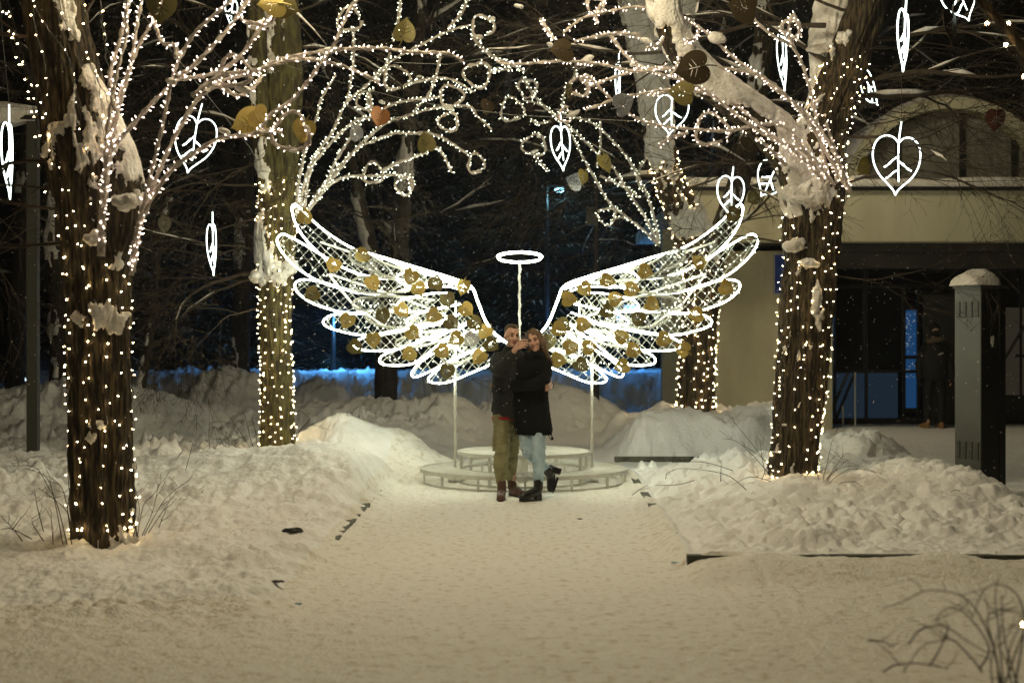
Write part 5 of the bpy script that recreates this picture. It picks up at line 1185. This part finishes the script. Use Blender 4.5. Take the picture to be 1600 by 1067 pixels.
# phone
phn = empty('phone', tuple(ph), 'dark smartphone held up between the two faces', 'phone')
prm = Matrix.Rotation(R(-3), 3, 'Y')
mb = MB(); mb.box(ph, (.076, .0085, .158), rot=prm); me = mb.mesh('case'); bm = bmesh.new(); bm.from_mesh(me); bmesh.ops.bevel(bm, geom=[e for e in bm.edges if abs((e.verts[0].co - e.verts[1].co).y) > .004], offset=.011, segments=5, affect='EDGES'); bm.to_mesh(me); bm.free(); link('case', me, mat('phone_case', (.11, .105, .11), .3), phn)
mb = MB(); mb.box(ph + V((0, .0046, 0)), (.068, .001, .148), rot=prm); mb.build('screen', M['glass'], phn)
mb = MB(); mb.box(ph + prm @ V((-.016, -.0055, .055)), (.034, .004, .034), rot=prm); cmi = mb.build('camera_island', mat('phone_glass', (.02, .02, .022), .15), phn)
mb = MB()
for q in ((-.024, .062), (-.008, .055), (-.024, .047)): c = ph + prm @ V((q[0], 0, q[1])); mb.tube([c + V((0, -.0075, 0)), c + V((0, -.0095, 0))], .0062, 12)
mb.build('lens', M['glass'], cmi)
mb = MB()
for sx in (-1, 1): mb.box(ph + prm @ V((sx * .0385, 0, 0)), (.0022, .006, .134), rot=prm)
mb.build('metal_edge', M['silver'], phn)
# ---- woman
wom = empty('person', (.22, 14.5, gz), 'smiling woman with long brown hair, black coat and light jeans, one boot lifted back', 'person')
wm = rotm(-14, -12, 2); wc = V((.228, 14.52, 1.618))
mb = MB(); Tw = head(mb, wc, wm, .95, .92)
mb.capsule((.235, 14.58, 1.40), (.235, 14.56, 1.55), .050, .047, 16)
mb.loft([((.19, 14.57, .84), .14, .10), ((.20, 14.57, 1.05), .115, .09), ((.22, 14.57, 1.25), .14, .10), ((.225, 14.57, 1.38), .15, .08), ((.23, 14.57, 1.44), .07, .05)])
chain(mb, [(.35, 14.56, 1.38), (.335, 14.46, 1.24), (.20, 14.385, 1.165)], [.042, .035, .025]); hand(mb, (.20, 14.385, 1.165), (-1, .05, -.05), (0, 1, 0), (-1, .3, 0), .1, .8)
chain(mb, [(.10, 14.60, 1.38), (.03, 14.80, 1.25), (-.08, 14.95, 1.15)], [.042, .035, .025]); hand(mb, (-.08, 14.95, 1.15), (-1, 0, 0), (0, -1, 0), (0, 0, 1), .3, .9)
chain(mb, [(.25, 14.56, .85), (.268, 14.49, .47), (.268, 14.47, .16)], [.07, .048, .032]); chain(mb, [(.13, 14.60, .85), (.155, 14.50, .50), (.350, 14.80, .29)], [.07, .048, .032])
organic(mb, 'body', SK, wom, .0048, 3, .5); WH = mat('long_brown_hair', (.13, .075, .036), .5, col2=(.30, .19, .10), scale=14, bump=.8, bscale=60, stretch=(6, 6, .6))
face(Tw, wm, wom, .95, smile=True, brow=WH)
mb = MB(); e = lambda p, r: mb.ell(Tw(*p), r, wm, 20, 14)
e((0, .022, .045), (.083, .088, .088)); e((0, .058, -.01), (.080, .060, .10))
for q in (-1, 1): e((q * .066, .006, .0), (.020, .042, .060))
chain(mb, [Tw(.060, .03, .06), Tw(.085, .03, -.03), (.335, 14.58, 1.50), (.375, 14.60, 1.43), (.400, 14.62, 1.385)], [.036, .034, .036, .034, .014], 12)
chain(mb, [Tw(.045, .05, .04), Tw(.06, .07, -.06), (.30, 14.64, 1.46), (.33, 14.67, 1.36)], [.05, .05, .05, .025], 12)
chain(mb, [Tw(-.055, .04, .02), Tw(-.066, .03, -.07), (.165, 14.56, 1.46), (.16, 14.55, 1.40)], [.034, .026, .024, .012], 10)
h_ = organic(mb, 'hair', WH, wom, .006, 3); folds(h_, .006, 26, 3, (1.6, 1.6, .35)); folds(h_, .003, 70, 8, (1.5, 1.5, .25))
mb = MB(); rnd = random.Random(9)
for _ in range(46):
    a = rnd.uniform(0, 1); b0 = Tw(lerp(.02, .075, a), rnd.uniform(-.01, .06), .08 - .05 * a); sx = rnd.uniform(-.02, .025)
    mb.tube([Vector(q) for q in crom([b0, Tw(.088 + rnd.uniform(-.01, .012), .02, -.01), (.335 + sx, 14.55 + rnd.uniform(-.01, .05), 1.50), (.372 + sx, 14.57, 1.43), (.405 + sx * 1.6, 14.60, 1.375 + rnd.uniform(-.03, .03))], 6)], [.0032] * 20 + [.0026, .002, .0015, .001, .0006], 4)
mb.build('hair_strands', WH, wom, smooth=True)
mb = MB(); mb.loft([((c[0], c[1], z), rx, ry) for z, c, rx, ry in ((.70, (.225, 14.57), .198, .150), (.76, (.222, 14.57), .194, .150), (.90, (.212, 14.57), .182, .145), (1.05, (.205, 14.575), .168, .135), (1.2, (.21, 14.575), .165, .130), (1.32, (.222, 14.575), .175, .125), (1.40, (.228, 14.575), .165, .110), (1.455, (.232, 14.57), .105, .085), (1.50, (.235, 14.565), .088, .078))], 32)
chain(mb, [(.345, 14.57, 1.385), (.352, 14.52, 1.31), (.335, 14.44, 1.24), (.25, 14.385, 1.19), (.13, 14.375, 1.165), (.02, 14.39, 1.165)], [.066, .062, .060, .058, .056, .056], 16)
chain(mb, [(.11, 14.60, 1.39), (.03, 14.80, 1.26), (-.06, 14.93, 1.16)], [.062, .055, .045], 14)
for a in range(26):       # fur collar
    th = 2 * math.pi * a / 26; mb.ell((.235 + .085 * math.cos(th), 14.555 + .072 * math.sin(th), 1.475 + .012 * math.sin(th * 3)), (.034, .034, .038), nz=.4, sd=a, nu=10, nv=8)
Cw = organic(mb, 'coat', WC, wom, .009, 4); folds(Cw, .011, 6, 15, (1, 1, 1.2)); folds(Cw, .009, 16, 19, (1.3, 1.3, .8))
mb = MB(); mb.loft([((.232, 14.575, .66), .175, .135), ((.232, 14.575, .72), .188, .142)], 28); mb.build('coat_hem', WC, wom, smooth=True)
mb = MB()
for i in range(12): x = .02 + .011 * i; mb.tube([(x, 14.47, .82), (x + .004 * (i % 3), 14.46, .74), (x + rnd.uniform(-.008, .008), 14.455, .66 + .03 * rnd.random())], .0045, 5)
mb.build('scarf_fringe', WC, wom)
mb = MB(); mb.loft([((.10, 14.485, .74), .075, .022), ((.08, 14.485, 1.0), .075, .022), ((.09, 14.455, 1.14), .07, .02)], 16); mb.build('scarf', WC, wom, smooth=True)
mb = MB(); q = W(862, 684, 14.5); mb.tube([W(855, 660, 14.5), W(860, 676, 14.5), W(864, 686, 14.5)], .006, 6); mb.tube([W(856, 678, 14.5), W(861, 688, 14.5)], .004, 6); mb.ell(W(863, 685, 14.5), (.014, .012, .016)); mb.build('drawcord', WC, wom, smooth=True)
mb = MB(); mb.loft([((.19, 14.57, .78), .135, .105), ((.19, 14.57, .86), .125, .10)], 22)
chain(mb, [(.245, 14.56, .80), (.258, 14.52, .66), (.274, 14.48, .47), (.270, 14.47, .33), (.268, 14.465, .165)], [.092, .086, .066, .060, .046], 18)
chain(mb, [(.135, 14.60, .80), (.145, 14.55, .66), (.162, 14.51, .49)], [.088, .078, .062], 18); chain(mb, [(.162, 14.51, .49), (.245, 14.63, .41), (.350, 14.78, .295)], [.062, .056, .044], 18)
Jn = organic(mb, 'jeans', JN, wom, .0075, 3); folds(Jn, .005, 14, 6, (1, 1, 2.2)); folds(Jn, .0045, 30, 7, (1, 1, 2.6))
def hboot(heel, toe, up, ank, top):
    """block heeled ankle boot; heel/toe on the sole line, up the way out of the sole"""
    heel, toe, up, ank, top = V(heel), V(toe), V(up).normalized(), V(ank), V(top); d = toe - heel; mb = MB()
    chain(mb, [top, ank], [.050, .049], 14); chain(mb, [ank, heel + up * .105 + d * .05], [.050, .044], 14)
    chain(mb, [heel + up * .10 + d * .08, heel + up * .075 + d * .45, toe + up * .045 - d * .12], [.044, .047, .040], 14)
    b_ = organic(mb, 'boot', BK, wom, .007, 3); folds(b_, .002, 40, 5)
    f = d.normalized(); sd = f.cross(up).normalized(); rm = Matrix((f, sd, up)).transposed()
    mb = MB(); mb.box(heel + up * .037 + f * .02, (.062, .066, .080), rot=rm); mb.build('heel', BK, b_)
    mb = MB(); mb.box(toe + up * .012 - f * .085, (.15, .076, .022), rot=rm); mb.ell(toe + up * .012 - f * .02, (.032, .038, .011), rm); mb.build('sole', BK, b_)
hboot((.275, 14.47, gz), (.085, 14.33, gz), (0, 0, 1), (.268, 14.46, gz + .13), (.268, 14.465, gz + .20))
hboot((.512, 14.86, .275), (.438, 14.82, .045), (-1, -.05, .28), (.390, 14.81, .245), (.350, 14.775, .290))
# ---- passer-by before the shop
pb = empty('person', (7.98, 26.8, .0), 'person seen from behind in black jacket and dark cap before the dark shop front', 'person')
bx_, by = 7.96, 26.8; hb = rotm(180, 0, -6); mb = MB(); Tb = head(mb, (bx_, by - .02, 1.80), hb, 1.0)
mb.capsule((bx_, by, 1.52), (bx_, by, 1.70), .06, .055, 14); mb.loft([((bx_, by, .98), .16, .11), ((bx_, by, 1.2), .16, .11), ((bx_, by, 1.45), .19, .11), ((bx_, by, 1.56), .10, .07)])
for s in (-1, 1):
    chain(mb, [(bx_ + s * .20, by, 1.50), (bx_ + s * .29, by, 1.20), (bx_ + s * .30, by - .05, .95)], [.05, .04, .028]); hand(mb, (bx_ + s * .30, by - .05, .95), (0, -.1, -1), (-s, 0, 0), (0, 1, 0), .5, 1.0)
    chain(mb, [(bx_ + s * .10, by, 1.0), (bx_ + s * .12, by, .55), (bx_ + s * .13, by + .02 * s, .12)], [.085, .06, .045])
organic(mb, 'body', SK, pb, .007, 2)
BLK = mat('black_jacket', (.006, .006, .007), .8, col2=(.010, .010, .011), scale=10); 
mb = MB(); mb.loft([((bx_, by, z), rx, ry) for z, rx, ry in ((.92, .22, .15), (1.0, .24, .17), (1.2, .25, .18), (1.4, .25, .18), (1.52, .20, .14), (1.62, .12, .11), (1.68, .10, .10))], 26)
for s in (-1, 1): chain(mb, [(bx_ + s * .19, by, 1.49), (bx_ + s * .29, by, 1.20), (bx_ + s * .305, by - .05, .97)], [.085, .078, .055], 14)
j_ = organic(mb, 'jacket', BLK, pb, .012, 4); folds(j_, .012, 7, 3)
mb = MB()
for a in range(20): th = 2 * math.pi * a / 20; mb.ell((bx_ + .125 * math.cos(th), by + .11 * math.sin(th), 1.66 + .02 * math.cos(th)), (.045, .045, .05), nz=.4, sd=a, nu=8, nv=6)
mb.build('fur_collar', mat('beige_fur', (.14, .11, .07), .95), pb, smooth=True)
mb = MB(); mb.ell((bx_, by, 1.87), (.098, .11, .11)); mb.ell((bx_, by, 1.98), (.03, .03, .025)); mb.build('cap', BLK, pb, smooth=True)
mb = MB(); mb.ell((bx_, by - .035, 1.80), (.088, .10, .085)); mb.build('hair', BLK, pb, smooth=True)
for s in (-1, 1):
    mb = MB(); hand(mb, (bx_ + s * .30, by - .05, .95), (0, -.1, -1), (-s, 0, 0), (0, 1, 0), .5, 1.18); organic(mb, 'glove', BLK, pb, .006, 2)
mb = MB(); mb.loft([((bx_, by, .90), .17, .13), ((bx_, by, 1.0), .16, .12)], 22)
for s in (-1, 1): chain(mb, [(bx_ + s * .10, by, .92), (bx_ + s * .125, by, .52), (bx_ + s * .13, by, .12)], [.105, .08, .062], 14)
organic(mb, 'trousers', BLK, pb, .011, 3)
for s in (-1, 1):
    mb = MB(); boot(mb, (bx_ + s * .13, by - .06, .0), (bx_ + s * .16 - .05, by + .20, .0), (bx_ + s * .13, by, .13), .046); organic(mb, 'shoe', mat('tan_leather', (.30, .16, .06), .6), pb, .009, 3)
mb = MB(); mb.box((bx_ + .06, by - .205, 1.40), (.10, .006, .035), rot=Matrix.Rotation(R(-22), 3, 'Y')); mb.build('back_patch', mat('patch_grey', (.35, .35, .33), .6), pb)

bpy.data.scenes.remove(TS)
# ---------------------------------------------------------------- snowy night air
mb = MB(); mb.box((0, 26, 10.2), (100, 64, 22.6)); hz = mb.build('haze', None)
hm_ = bpy.data.materials.new('night_air'); hm_.use_nodes = True; nt = hm_.node_tree; nt.nodes.clear()
pv = nt.nodes.new('ShaderNodeVolumePrincipled'); pv.inputs['Color'].default_value = (.85, .88, .9, 1); pv.inputs['Density'].default_value = .0006; pv.inputs['Anisotropy'].default_value = .6
ou = nt.nodes.new('ShaderNodeOutputMaterial'); nt.links.new(pv.outputs[0], ou.inputs['Volume']); hz.data.materials.append(hm_)
tag(hz, 'thin frosty night air full of fine snow', 'haze', kind='stuff')
